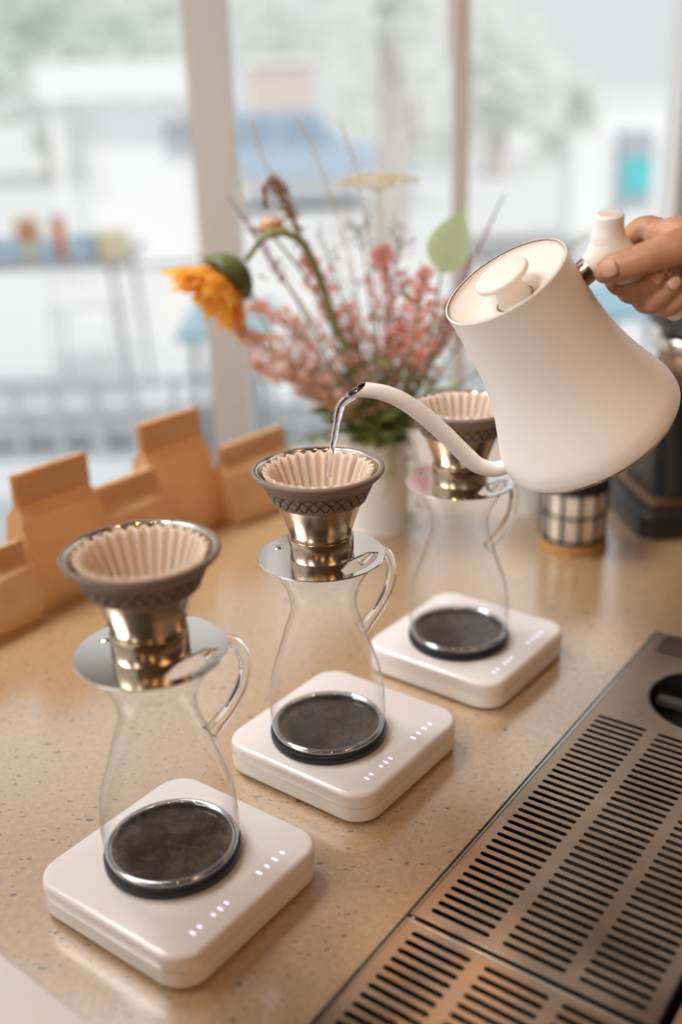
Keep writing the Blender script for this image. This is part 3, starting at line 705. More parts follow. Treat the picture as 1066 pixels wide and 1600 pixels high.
# ---------------------------------------------------------------- paper bags along the counter edge
def bag(label, t0, t1, off, depth, h, lean=0.0, fold=.030, open_top=True):
    """kraft bag: gusseted box body that pinches to a flat folded top"""
    w = t1 - t0; root = tag(empty('paper_bag', bagpt((t0 + t1) / 2, off), LA), label, 'paper bag', 'kraft coffee bags')
    hb = h * .36; v = []; f = []
    levels = [(0, depth / 2, 0), (hb * .5, depth / 2, .002), (hb, depth / 2 * .96, .005), ((hb + h) / 2, depth * .27, .004), (h - fold, .004, 0), (h, .0035, 0)]
    rings = []
    for z, d, bul in levels:
        g = (1 - d / (depth / 2)) * w * .0
        gus = -.3 * depth * min(1, max(0, (z - hb * .4) / (h - hb * .4))) if z > 0 else 0
        s_ = lean * z
        xs = w / 2 + bul
        rings.append([Vector((-xs, -d + s_, z)), Vector((-xs * .5, -d - bul + s_, z)), Vector((0, -d - bul * 1.5 + s_, z)), Vector((xs * .5, -d - bul + s_, z)), Vector((xs, -d + s_, z)),
                      Vector((xs + gus * .45, s_, z)), Vector((xs, d + s_, z)), Vector((0, d + bul + s_, z)), Vector((-xs, d + s_, z)), Vector((-xs - gus * .45, s_, z))])
    v, f = loft(rings)
    me = mesh('bag', v, f)
    o = link('bag_body', me, M['kraft'], root, True, 28)
    sb = o.modifiers.new('soft', 'BEVEL'); sb.width = .0015; sb.segments = 1; sb.limit_method = 'ANGLE'; sb.angle_limit = R(30)
    fl = MB(); z0 = h - fold * 1.0
    Mx = Matrix.Rotation(R(-2), 3, 'X')
    fl.box((0, -.0052 + lean * (h - fold / 2), h - fold / 2), (w * 1.0, .0010, fold), Mx)
    fl.build('folded_flap', M['kraft'], root, False)
    return root
bag('short kraft bag at the left edge of the picture, leaning low', -.062, .068, -.046, .070, .098, -.15, .022)
bag('tall kraft bag between the short leftmost bag and the front dripper', .078, .186, -.052, .056, .168, .0, .040)
bag('low kraft bag just behind the front dripper', .190, .292, -.050, .056, .118, .0, .026)
bag('tallest pale kraft bag standing behind the low bag', .293, .402, -.075, .052, .170, .0, .040)
bag('wide low kraft bag nearest the flower vase', .408, .540, -.044, .060, .112, .0, .026)

# ---------------------------------------------------------------- vase, cup, canister, grinder
VC = Vector((.055, 1.372, 0)); VH = .128
o = tag(MB().lathe(smooth_prof([(.0001, 0), (.040, 0), (.0425, .003), (.0428, .02), (.0430, .08), (.0428, VH - .004), (.0420, VH), (.0405, VH - .001), (.0398, VH - .01), (.0395, .02), (.0001, .012)], 3), 64, VC).build('flower_vase', M['ceramic'], None, True, 50), 'plain white cylindrical vase holding the mixed bouquet', 'vase')
cp = at_z(832, 806); cp.y += .03
t = tag(empty('coffee_cup', cp), 'white cup on the counter behind the rearmost carafe', 'cup')
MB().lathe(smooth_prof([(.0001, 0), (.024, 0), (.026, .003), (.030, .03), (.034, .062), (.0355, .075), (.0335, .075), (.031, .05), (.024, .006), (.0001, .005)], 4), 48).build('cup_body', M['ceramic'], t, True, 50)
q = Matrix.Rotation(R(20), 3, 'Z'); MB().tube([q @ p for p in spline([(.031, 0, .055), (.048, 0, .056), (.052, 0, .040), (.044, 0, .026), (.029, 0, .022)], 6)], .0035, 10).build('cup_handle', M['ceramic'], t)
# canister in a dark cage
cp = at_z(906, 869); cp = Vector((cp.x, cp.y + .043, 0))
t = tag(empty('canister', cp), 'round cream canister in a black wire cage on an amber base', 'canister')
MB().lathe([(.0001, 0), (.044, 0), (.0452, .002), (.0452, .010), (.044, .012), (.0001, .012)], 48).build('wooden_base', M['wood'], t)
MB().lathe([(.0001, .012), (.0385, .012), (.039, .014), (.039, .082), (.0385, .084), (.0001, .084)], 48).build('inner_jar', M['cream'], t)
for z in (.0145, .050, .083): MB().lathe([(.0412 + (.0022) * math.cos(R(a)), z + (.0022 if z != .050 else .0014) * math.sin(R(a))) for a in range(0, 360, 45)], 48, closed=True).build('cage_ring', M['black'], t)
for k in range(11):
    a = 2 * math.pi * k / 11 + .1; MB().tube([(.0412 * math.cos(a), .0412 * math.sin(a), .0125), (.0412 * math.cos(a), .0412 * math.sin(a), .084)], .0021, 8).build('cage_bar', M['black'], t)
MB().lathe(smooth_prof([(.0001, .084), (.042, .084), (.0432, .087), (.0432, .103), (.041, .107), (.012, .110), (.0001, .1105)], 3), 48).build('lid', M['black'], t, True, 50)
MB().lathe(smooth_prof([(.006, .109), (.006, .116), (.010, .120), (.010, .127), (.0001, .130)], 3), 24).build('lid_knob', M['black'], t)
# grinder
g0 = at_z(1003, 838)
gp = Vector((g0.x + .085, g0.y + .085, 0))
t = tag(empty('coffee_grinder', gp, R(6)), 'black coffee grinder with smoky hopper at the right edge', 'grinder')
b_ = MB(); soft_slab(b_, .20, .19, .02, .0, .036, .002, .004); b_.build('base', M['black'], t)
b_ = MB(); soft_slab(b_, .165, .150, .006, .036, .048, .001, .001); b_.build('dosing_tray', M['copper'], t)
b_ = MB(); soft_slab(b_, .150, .150, .03, .048, .205, .003, .01); b_.build('body', M['black'], t)
b_ = MB(); b_.box((.02, -.0765, .13), (.05, .004, .02)); b_.build('front_badge', M['copper'], t, False)
MB().lathe([(.0001, .203), (.056, .203), (.058, .207), (.056, .225), (.050, .236), (.0001, .236)], 48).build('burr_collar', M['copper'], t)
MB().lathe(smooth_prof([(.050, .234), (.060, .238), (.063, .246), (.061, .254), (.052, .258)], 3), 48).build('chrome_ring', M['chrome'], t)
MB().lathe(smooth_prof([(.048, .256), (.058, .264), (.070, .276), (.073, .285), (.073, .315), (.070, .320), (.0001, .321)], 4), 48).build('hopper', M['black_soft'], t, True, 50)
MB().lathe(smooth_prof([(.075, .318), (.075, .328), (.062, .333), (.0001, .334)], 3), 48).build('hopper_lid', M['black'], t)
MB().tube([(0, -.075, .15), (0, -.098, .135), (0, -.102, .110)], [.016, .015, .011], 16).build('spout', M['black'], t)

# ---------------------------------------------------------------- bouquet
def P(px, py, y=1.37): return at_y(px, py, y)
nst = [0]
def root_pts():
    """stem foot inside the vase and the point where it leaves the mouth"""
    nst[0] += 1; a = nst[0] * 2.4; r_ = .006 + .024 * ((nst[0] * .618) % 1)
    f_ = VC + Vector((-.5 * r_ * math.cos(a), -.5 * r_ * math.sin(a), .02)); m2 = VC + Vector((r_ * math.cos(a), r_ * math.sin(a), VH - .004)); return f_, m2
def new_stem(name, label, cat, path, r0=.0022, r1=.001, smat='stem', group=None, from_vase=True):
    root = tag(empty(name, VC + Vector((0, 0, .02))), label, cat, group or 'bouquet stems in the white vase')
    pts = (list(root_pts()) if from_vase else []) + path
    cv = spline(pts, 6)
    o_ = root.location
    MB().tube([p - o_ for p in cv], lerps([r0, r0, r1], len(cv)), 7).build('stem', M[smat], root)
    return root, cv, o_
def leaf_mesh(l=1.0, w=.36, droop=.18, fold=.12):
    v = []; f = []; n = 7
    for i in range(n + 1):
        t_ = i / n; ww = w / 2 * math.sin(math.pi * t_ ** .75) ** 1.1 + .004
        z = -droop * t_ * t_
        v += [(-ww, t_ * l, z + fold * ww), (0, t_ * l, z), (ww, t_ * l, z + fold * ww)]
    for i in range(n):
        a = i * 3; f += [(a, a + 1, a + 4, a + 3), (a + 1, a + 2, a + 5, a + 4)]
    return mesh('leaf', v, f)
LEAF = {k: leaf_mesh(*a) for k, a in dict(a=(1, .34, .2, .2), b=(1, .22, .3, .15), c=(1, .62, .12, .35), d=(1, .42, -.12, .25)).items()}
LEAFM = {}
def put_leaf(parent, org, p, d, size, kind, mt, name='leaf', up=None):
    key = (kind, mt)
    if key not in LEAFM:
        me = LEAF[kind].copy(); me.materials.append(M[mt]); me.polygons.foreach_set('use_smooth', [True] * len(me.polygons)); LEAFM[key] = me
    o = bpy.data.objects.new(name, LEAFM[key]); COL.objects.link(o); o.parent = parent
    y_ = Vector(d).normalized(); z_ = Vector(up) if up is not None else Vector((rng.uniform(-.4, .4), rng.uniform(-.8, 0), 1))
    x_ = y_.cross(z_).normalized(); z_ = x_.cross(y_)
    mx = Matrix((x_, y_, z_)).transposed().to_4x4() @ Matrix.Scale(size, 4); mx.translation = Vector(p) - org
    o.matrix_local = mx; return o
def rv(s_=1.0): return Vector((rng.gauss(0, s_), rng.gauss(0, s_), rng.gauss(0, s_)))

# sunflower
st, cv, og = new_stem('sunflower', 'drooping orange sunflower hanging to the left of the bouquet', 'flower', [P(566, 610, 1.35), P(522, 500, 1.33), P(492, 415, 1.32), P(466, 374, 1.315), P(434, 364, 1.31), P(408, 376, 1.31), P(384, 408, 1.31)], .0048, .0036)
hc = P(354, 437, 1.31); nrm = Vector((-.66, -.36, -.66)).normalized()
e1 = nrm.cross(Vector((0, 0, 1))).normalized(); e2 = nrm.cross(e1)
Mh = Matrix((e1, e2, nrm)).transposed()
def sf_pt(r_, a, h): return hc - og + Mh @ Vector((r_ * math.cos(a), r_ * math.sin(a), h))
MB().lathe(smooth_prof([(.0001, -.020), (.012, -.018), (.026, -.008), (.029, .0), (.024, .006), (.012, .010), (.0001, .011)], 3), 28, hc - og, M=Mh).build('seed_head', M['seed'], st)
MB().lathe(smooth_prof([(.0001, -.030), (.016, -.027), (.032, -.013), (.0350, .0), (.033, .002)], 3), 28, hc - og, M=Mh).build('calyx', M['leaf'], st)
for ring, n_, ln, tilt in ((0, 18, .060, .65), (1, 16, .055, 1.05), (2, 13, .046, 1.5)):
    for k in range(n_):
        a = 2 * math.pi * (k + .5 * ring) / n_ + rng.uniform(-.1, .1); d = Mh @ Vector((math.cos(a), math.sin(a), tilt + rng.uniform(-.15, .45)))
        put_leaf(st, Vector((0, 0, 0)), sf_pt(.026 - .003 * ring, a, .001 + .002 * ring), d, ln * rng.uniform(.85, 1.1), 'd', 'petal', 'petal', Mh @ Vector((-math.cos(a) * .4, -math.sin(a) * .4, 1)))
for k in range(13):
    a = 2 * math.pi * k / 13; d = Mh @ Vector((math.cos(a), math.sin(a), .15 + rng.uniform(-.35, .3)))
    put_leaf(st, Vector((0, 0, 0)), sf_pt(.026, a, -.006), d, .030 * rng.uniform(.8, 1.15), 'a', 'leaf', 'sepal', Mh @ Vector((0, 0, -1)))
for (a_, b_) in (((372, 408), (288, 404)), ((400, 430), (418, 432))):
    p0 = P(*a_, 1.31); put_leaf(st, og, p0, P(*b_, 1.30) - p0, .055 if b_[0] < 300 else .02, 'b', 'leaf2')

# feathery plumes
def plume(label, path, wid, mt, y, dens=260, bead=.0016, smat='stem', frac=.46):
    st, cv, og = new_stem('astilbe', label, 'flower', [P(a, b_, y + rng.uniform(-.03, .03)) for a, b_ in path], .002, .0008, smat)
    mb = MB(); n_ = len(cv); i0 = int(n_ * (1 - frac))
    twigs = []
    for k in range(30):
        t_ = ((k + .5) / 30) ** .85; x = i0 + t_ * (n_ - 1 - i0); i = min(int(x), n_ - 2); c = cv[i].lerp(cv[i + 1], x - i) - og
        a = k * 2.4 + rng.uniform(-.5, .5); d = Vector((math.cos(a), math.sin(a), rng.uniform(.2, .8))) * (1.75 * wid * (1 - t_) ** .6 + .005); twigs.append((c, d))
    for k in range(int(dens * 2.0)):
        c, d = twigs[k % 30]; u_ = rng.random() ** .8
        mb.octa(c + d * u_ + rv(.0022 + .002 * (1 - u_)), bead * rng.uniform(.6, 1.7), bead * rng.uniform(.8, 2.0))
    tag(mb.build('plume', M[mt], st, False), kind='stuff')
    br_ = MB()
    for k in range(22):
        t_ = k / 22; x = i0 + t_ * (n_ - 1 - i0); i = min(int(x), n_ - 2); c = cv[i].lerp(cv[i + 1], x - i) - og
        a = k * 2.4; d = Vector((math.cos(a), math.sin(a), .5)) * (1.3 * wid * (1 - t_) ** .6 + .004)
        br_.tube([c, c + d * .6, c + d + Vector((0, 0, .003))], [.0007, .0005, .0003], 4)
    br_.build('branchlets', M[smat], st)
    return st
plume('salmon astilbe plume at the heart of the bouquet', [(608, 600), (612, 500), (598, 390)], .026, 'salmon', 1.37, 420)
plume('salmon astilbe plume right of the tall centre plume', [(632, 600), (650, 520), (660, 425)], .022, 'salmon', 1.35, 320)
plume('pink astilbe plume leaning far left below the sunflower', [(540, 640), (470, 575), (372, 520)], .030, 'blush', 1.33, 420)
plume('pale pink astilbe plume spreading low on the left', [(545, 655), (480, 610), (395, 572)], .030, 'blush', 1.34, 420)
plume('pink astilbe plume touching the sunflower petals', [(548, 630), (480, 530), (395, 478)], .024, 'pink', 1.34, 320)
plume('dusty pink plume standing between sunflower stem and centre', [(560, 610), (520, 500), (478, 400)], .020, 'salmon', 1.36, 300, .0016, 'stem_tan')
plume('small pink plume above the vase', [(585, 640), (560, 560), (545, 480)], .020, 'pink', 1.36, 240)
plume('mauve pink plume close to the kettle lid', [(645, 620), (680, 550), (705, 470)], .020, 'pink', 1.36, 280)
plume('rust red plume low in the centre of the bouquet', [(610, 650), (622, 590), (628, 505)], .018, 'rust', 1.35, 260)
plume('tan plume low on the left of the greens', [(565, 660), (510, 620), (452, 575)], .020, 'peach', 1.345, 260, .0017, 'stem_tan')
# amaranth
st, cv, og = new_stem('amaranth', 'rust brown amaranth spray with a hooked tip', 'flower', [P(556, 600, 1.36), P(512, 480, 1.34), P(478, 395, 1.33), P(452, 330, 1.33), P(437, 295, 1.33), P(424, 284, 1.33), P(414, 296, 1.33), P(416, 328, 1.33)], .002, .0009, 'stem_tan')
for nm, lo, hi, cnt, wid in (('seed_tassel', .42, .78, 420, .010), ('hooked_tip', .74, 1.0, 150, .0026)):
    mb = MB()
    for k in range(cnt):
        x = (lo + (hi - lo) * rng.random()) * (len(cv) - 2); i = int(x); c = cv[i].lerp(cv[i + 1], x - i) - og
        mb.octa(c + rv(wid * .5), .0015 * rng.uniform(.6, 1.4), .002)
    mb.build(nm, M['rust' if nm == 'hooked_tip' else 'stem_tan'], st, False)
# lavender-like spikes
def spike(label, path, y, lo=.6, mt='mauve', n_=130, wid=.004):
    st, cv, og = new_stem('salvia_spike', label, 'flower', [P(a, b_, y) for a, b_ in path], .0017, .0008)
    mb = MB()
    for k in range(n_):
        t_ = rng.random(); x = (lo + (1 - lo) * t_) * (len(cv) - 2); i = int(x); c = cv[i].lerp(cv[i + 1], x - i) - og
        mb.octa(c + rv(wid * (1.1 - t_)), .0022 * rng.uniform(.6, 1.3) * (1.15 - .7 * t_), .003 * (1.1 - .5 * t_))
    tag(mb.build('florets', M[mt], st, False), kind='stuff'); return st
spike('mauve salvia spike rising above the kettle lid', [(648, 610), (690, 520), (728, 430), (788, 303)], 1.36, .62)
spike('mauve salvia spike in front of the grey window post', [(545, 620), (470, 480), (410, 385), (356, 306)], 1.35, .70, 'mauve', 80, .0035)
spike('brownish salvia spike beside the broad pale leaf', [(640, 620), (690, 540), (722, 440), (736, 395)], 1.37, .55, 'stem_tan', 120, .005)
# baby's breath
def gyp(label, path, y, spread, n_=26):
    st, cv, og = new_stem('gypsophila', label, 'flower', [P(a, b_, y) for a, b_ in path], .0013, .0007)
    tw = MB(); bd = MB(); i0 = int(len(cv) * .5)
    for k in range(n_):
        i = rng.randrange(i0, len(cv) - 1); c = cv[i] - og; d = Vector((rng.uniform(-1, 1), rng.uniform(-.8, .8), rng.uniform(.2, 1.2))) * spread
        mid = c + d * .5 + rv(.003); tw.tube([c, mid, c + d], [.0006, .0005, .0004], 4)
        for q_ in range(4):
            e = c + d + rv(.006); tw.tube([mid.lerp(c + d, rng.random()), e], [.0004, .0003], 3); bd.octa(e, .0016 * rng.uniform(.7, 1.4))
    tw.build('twigs', M['stem'], st); tag(bd.build('buds', M['white_bud'], st, False), kind='stuff')
gyp("airy white filler spray left of centre with thin green twigs", [(570, 600), (535, 470), (505, 375)], 1.39, .022)
gyp("airy white filler spray in the middle of the bouquet", [(585, 600), (575, 450), (560, 350)], 1.40, .024)
gyp("airy white filler spray under the cream flower umbel", [(600, 600), (612, 460), (632, 350)], 1.40, .024)
gyp("airy white filler spray low on the right", [(630, 620), (665, 560), (690, 500)], 1.38, .022)
gyp("airy white filler spray low on the left", [(565, 640), (500, 560), (450, 500)], 1.38, .024)
gyp("airy white filler spray over the pink plumes", [(555, 640), (460, 560), (410, 500)], 1.37, .022)
# umbel
st, cv, og = new_stem('lace_flower', 'flat cream lace flower head high above the bouquet', 'flower', [P(603, 600, 1.4), P(600, 420, 1.4), P(592, 300, 1.4)], .0015, .001, 'stem_pale')
mb = MB(); rays_ = MB()
for k in range(26):
    a = k * 2.4; r_ = .050 * math.sqrt((k + .5) / 26); e = cv[-1] - og + Vector((r_ * math.cos(a), r_ * math.sin(a), .020 - r_ * r_ * 3))
    rays_.tube([cv[-1] - og, e], [.0006, .0004], 4)
    for q_ in range(13): mb.octa(e + Vector((rng.gauss(0, .0045), rng.gauss(0, .0045), rng.gauss(0, .0015))), .0017)
rays_.build('rays', M['stem_pale'], st); mb.build('florets', M['umbel'], st, False)
# tall grass wisps
for lab, path in (('tallest pale grass wisp along the window post', [(560, 600), (430, 420), (368, 300), (350, 95)]), ('pale grass wisp curving in front of the window post', [(565, 600), (440, 430), (385, 330), (358, 190)]),
                  ('pale grass wisp crossing the blue car', [(575, 600), (500, 420), (420, 270), (392, 185)]), ('thick pale grass wisp leaning over the blue car', [(580, 600), (550, 420), (500, 260), (462, 180)]), ('pale grass wisp left of the lace flower', [(590, 600), (580, 420), (560, 280), (530, 185)])):
    st, cv, og = new_stem('grass_wisp', lab, 'grass', [P(a, b_, 1.42) for a, b_ in path], .0012, .0007, 'stem_pale')
    mb = MB()
    for k in range(46):
        x = (.62 + .38 * rng.random()) * (len(cv) - 2); i = int(x); mb.octa(cv[i].lerp(cv[i + 1], x - i) - og + rv(.0028), .0011 * rng.uniform(.6, 1.4), .0022)
    tag(mb.build('seeds', M['stem_pale'], st, False), kind='stuff')
# broad pale leaf
st, cv, og = new_stem('broad_leaf', 'broad pale green leaf pointing up beside the thin mullion', 'leaf', [P(640, 600, 1.37), P(672, 520, 1.36), P(690, 425, 1.35)], .002, .0014)
put_leaf(st, og, P(688, 428, 1.35), P(722, 330, 1.34) - P(688, 428, 1.35), .088, 'c', 'leaf3', 'leaf_blade', (-.2, -1, .15))
# bud
st, cv, og = new_stem('flower_bud', 'peach and green flower bud above the sunflower stem', 'flower', [P(560, 620, 1.37), P(500, 470, 1.36), P(440, 385, 1.36), P(428, 372, 1.36)], .0018, .0014)
bc = P(424, 356, 1.36) - og
MB().lathe(smooth_prof([(.0001, -.014), (.010, -.011), (.0165, 0), (.014, .010), (.0001, .015)], 4), 16, bc).build('petals', M['peach'], st)
for k in range(7):
    a = k * .9; put_leaf(st, Vector((0, 0, 0)), bc + Vector((.006 * math.cos(a), .006 * math.sin(a), -.012)), Vector((math.cos(a) * .9, math.sin(a) * .9, .8)), .026, 'a', 'leaf2', 'sepal')
# leafy greens
def greens(label, path, y, n_, size, mt='leaf', kind='a', lo=.3, vase=True):
    st, cv, og = new_stem('leafy_stem', label, 'greenery', [P(a, b_, y) for a, b_ in path], .0016, .0009, 'stem')
    for k in range(n_):
        x = (lo + (1 - lo) * (k + .5) / n_) * (len(cv) - 2); i = int(x); c = cv[i]; tg = (cv[i + 1] - cv[i]).normalized()
        a = k * 2.4 + rng.uniform(-.4, .4); sd = Vector((math.cos(a), math.sin(a), .15)); d = tg * .55 + sd
        put_leaf(st, og, c, d, size * rng.uniform(.75, 1.2), kind, mt)
    return st
G = [('broad dark leafy stem spilling over the vase rim at the left', [(560, 680), (515, 660)], 1.335, 'leaf'), ('broad olive leafy stem spilling over the vase rim in front', [(590, 685), (585, 640)], 1.325, 'leaf2'), ('dark leafy stem filling the middle above the rim', [(600, 670), (580, 560)], 1.335, 'leaf'), ('olive leafy stem filling the gap below the salmon plume', [(610, 660), (615, 550)], 1.335, 'leaf2'),
     ('dark leafy stem left of the rust plume', [(580, 660), (540, 570)], 1.335, 'leaf'), ('dark leafy stem right of the rust plume', [(620, 660), (655, 545)], 1.34, 'leaf'), ('dark olive stem at the lower right of the greens', [(630, 670), (668, 640)], 1.345, 'leaf2'), ('dark green stem at the lower left of the greens', [(560, 670), (498, 610)], 1.345, 'leaf'), ('dark leafy stem on the far left of the greens', [(545, 660), (470, 610)], 1.36, 'leaf'), ('dark leafy stem under the tan plume', [(552, 650), (500, 570)], 1.37, 'leaf'), ('dark leafy stem left of the centre', [(560, 640), (530, 525)], 1.38, 'leaf'),
     ('olive leafy stem at the centre left', [(570, 640), (562, 520)], 1.36, 'leaf2'), ('dark leafy stem behind the salmon plume', [(595, 630), (590, 500)], 1.41, 'leaf'), ('olive leafy stem at the centre right', [(610, 640), (630, 520)], 1.37, 'leaf2'),
     ('dark leafy stem reaching up on the right', [(630, 640), (660, 410)], 1.39, 'leaf'), ('dark leafy stem right above the vase rim', [(625, 660), (650, 600)], 1.36, 'leaf'), ('olive leafy stem leaning right under the mauve plume', [(640, 650), (690, 590)], 1.37, 'leaf2'),
     ('dark leafy stem in front above the vase', [(585, 670), (560, 600)], 1.345, 'leaf'), ('dark leafy stem in front of the centre', [(600, 670), (600, 590)], 1.34, 'leaf'), ('olive leafy stem at the front left', [(570, 670), (525, 630)], 1.345, 'leaf2'),
     ('dark leafy stem at the rear centre', [(600, 640), (610, 540)], 1.42, 'leaf'), ('pale leafy stem reaching right behind the kettle', [(650, 650), (705, 610), (765, 570)], 1.40, 'leaf3'), ('rosemary sprig reaching out behind the kettle handle', [(660, 620), (760, 480), (850, 410), (918, 368)], 1.40, 'leaf2')]
for lab, path, y, mt in G:
    ros = 'rosemary' in lab
    greens(lab, path, y, 26 if ros else 15, .020 if ros else .040, mt, 'b' if ros else 'a', .2)
for lab, path, y in (('trailing stem hanging down over the right side of the vase', [(640, 690), (652, 740), (648, 800), (642, 850)], 1.345), ('short trailing stem hanging over the vase front', [(612, 690), (612, 725), (606, 770)], 1.322), ('trailing sprig drooping over the left of the vase', [(530, 690), (490, 682), (452, 700)], 1.34)):
    greens(lab, path, y, 16, .022, 'leaf' if 'right' in lab else 'leaf2', 'b', .35)

# ---------------------------------------------------------------- outdoors
GZ = -1.0
def gbox(name, x0, x1, y0, y1, z0, z1, mt): return tag(MB().box(((x0 + x1) / 2, (y0 + y1) / 2, (z0 + z1) / 2), (x1 - x0, y1 - y0, z1 - z0)).build(name, M[mt], None, False), kind='structure')
gbox('pavement', -14, 16, 2.2, 6.4, GZ - .1, GZ, 'pave'); gbox('street', -60, 70, 6.4, 90, GZ - .2, GZ - .04, 'street')
gbox('street_side', -60, -2.2, -20, 2.2, GZ - .2, GZ - .02, 'street')
def pix_box(px0, px1, py_top, y, depth=.05):
    """ground-standing frontal box limits from picture columns at distance y"""
    a = P(px0, py_top, y); b_ = P(px1, py_top, y); return a.x, b_.x, (a.z + b_.z) / 2
# low kerb wall with a railing
ry = 4.75
kb = tag(MB().box((-1.0, ry + .12, GZ + .10), (5.2, .14, .20)).build('kerb_wall', M['kerb'], None, False), 'low grey stone kerb behind the railing outside', 'kerb')
rl = tag(empty('railing', (-1.0, ry, GZ)), 'low grey metal railing on the pavement outside the window', 'railing')
for z, th_ in ((.03, .025), (.13, .02), (.36, .03)): MB().box((0, 0, z), (5.2, .03, th_)).build('rail', M['rail'], rl, False)
k = 0
for px in (-60, 28, 92, 152, 214, 276, 340, 404, 468, 532, 596, 660):
    x = P(px, 650, ry).x + 1.0; MB().box((x, 0, .19), (.035 if k % 3 else .055, .035, .38)).build('rail_post', M['rail'], rl, False); k += 1
# tables outside
def out_table(label, px0, px1, py, y, mt='table_out', leg_px=None, thick=.035):
    a = P(px0, py, y); b_ = P(px1, py, y); z = (a.z + b_.z) / 2
    t = tag(empty('outdoor_table', ((a.x + b_.x) / 2, y + .3, GZ)), label, 'table')
    w = b_.x - a.x; MB().box((0, 0, z - GZ - thick / 2), (w, .7, thick)).build('table_top', M[mt], t, False)
    for sx in (-1, 1):
        for sy in (-1, 1):
            MB().tube([(sx * (w / 2 - .06), sy * .28, z - GZ - thick), (sx * (w / 2 - .02), sy * .31, 0)], .014, 8).build('leg', M['table_out'], t)
    return z
tz = out_table('grey outdoor table carrying drinks at the left of the view', -260, 192, 412, 5.3)
TY = 5.35
def tabletop(px): return P(px, 405, TY).x
t = tag(empty('drink_glass', (tabletop(48), TY, tz)), 'amber drink in a tall glass on the outdoor table', 'glass')
MB().lathe([(.0001, 0), (.05, 0), (.055, .10), (.0001, .10)], 20).build('cream_band', M['yellowbox'], t); MB().lathe([(.055, .10), (.058, .18), (.0001, .182)], 20).build('amber_layer', M['amber'], t); MB().lathe([(.058, .18), (.059, .21), (.0001, .212)], 20).build('foam', M['umbel'], t)
t = tag(empty('paper_cup', (tabletop(97), TY, tz)), 'red-orange tall cup on the outdoor table', 'cup')
MB().lathe([(.0001, 0), (.026, 0), (.034, .20), (.0001, .20)], 20).build('cup_wall', M['redcup'], t); MB().lathe([(.036, .20), (.036, .215), (.0001, .218)], 20).build('lid', M['cargrey'], t)
for px, w_, h_, mt, lab in ((12, .20, .11, 'bluebox', 'pale blue box at the far left of the outdoor table'), (78, .10, .10, 'bluebox', 'small pale blue box between amber glass and red cup'), (140, .15, .12, 'bluebox', 'pale blue box right of the red cup'), (176, .16, .13, 'yellowbox', 'pale yellow box at the right end of the outdoor table')):
    t = tag(empty('table_box', (tabletop(px), TY, tz)), lab, 'box'); b_ = MB(); soft_slab(b_, w_, .14, .012, 0, h_ * .8, .004, .004); b_.build('box_body', M[mt], t); b_ = MB(); soft_slab(b_, w_ * 1.03, .145, .012, h_ * .8, h_, .002, .006); b_.build('box_lid', M[mt], t)
out_table('blue-topped outdoor table left of the bouquet', 276, 420, 517, 3.9, 'bluetop', None, .03)
out_table('dark-edged outdoor table behind the bouquet and kettle', 745, 900, 391, 5.2, 'table_out', None, .04)
out_table('blue-topped outdoor table under the kettle handle', 925, 1040, 486, 4.2, 'bluetop', None, .03)
# chair outside
c_ = P(150, 600, 6.5); t = tag(empty('outdoor_chair', (c_.x, 6.5, GZ), R(25)), 'pale grey slatted chair outside below the table', 'chair')
MB().box((0, 0, .44), (.42, .42, .03)).build('seat', M['grey_out'], t, False)
for sx in (-1, 1):
    for sy in (-1, 1): MB().tube([(sx * .18, sy * .18, .43), (sx * .21, sy * .21, 0)], .012, 8).build('leg', M['grey_out'], t)
for k in range(5): MB().box((-.16 + k * .08, .2, .66), (.05, .02, .44 - .03 * k)).build('back_slat', M['grey_out'], t, False)
# white kiosk
kx0, kx1, kz = pix_box(62, 318, 96, 11.0); t = tag(empty('white_kiosk', ((kx0 + kx1) / 2, 11.6, GZ)), 'large white flat-roofed kiosk across the street at the left', 'kiosk')
kw = kx1 - kx0; kh = kz - GZ
MB().box((0, 0, kh - .17), (kw + .05, 1.7, .34)).build('roof', M['white_out'], t, False)
MB().box((.12, .1, (kh - .36) / 2), (kw - .45, 1.3, kh - .36)).build('wall', M['white_out'], t, False)
for dx, w_ in ((-kw / 2 + .10, .10), (kw / 2 - .08, .10)): MB().box((dx, -.7, (kh - .34) / 2), (w_, .1, kh - .34)).build('post', M['white_out'], t, False)
MB().box((-kw / 2 + .42, -.56, kh - .82), (.17, .03, .80)).build('door_panel', M['grey_out'], t, False); MB().box((-kw / 2 + .05, .2, kh - .75), (.10, .05, .75)).build('side_panel', M['grey_out'], t, False)
MB().box((kw / 2 - .22, -.57, kh - .72), (.44, .03, .3)).build('hatch', M['sign_grey'], t, False)
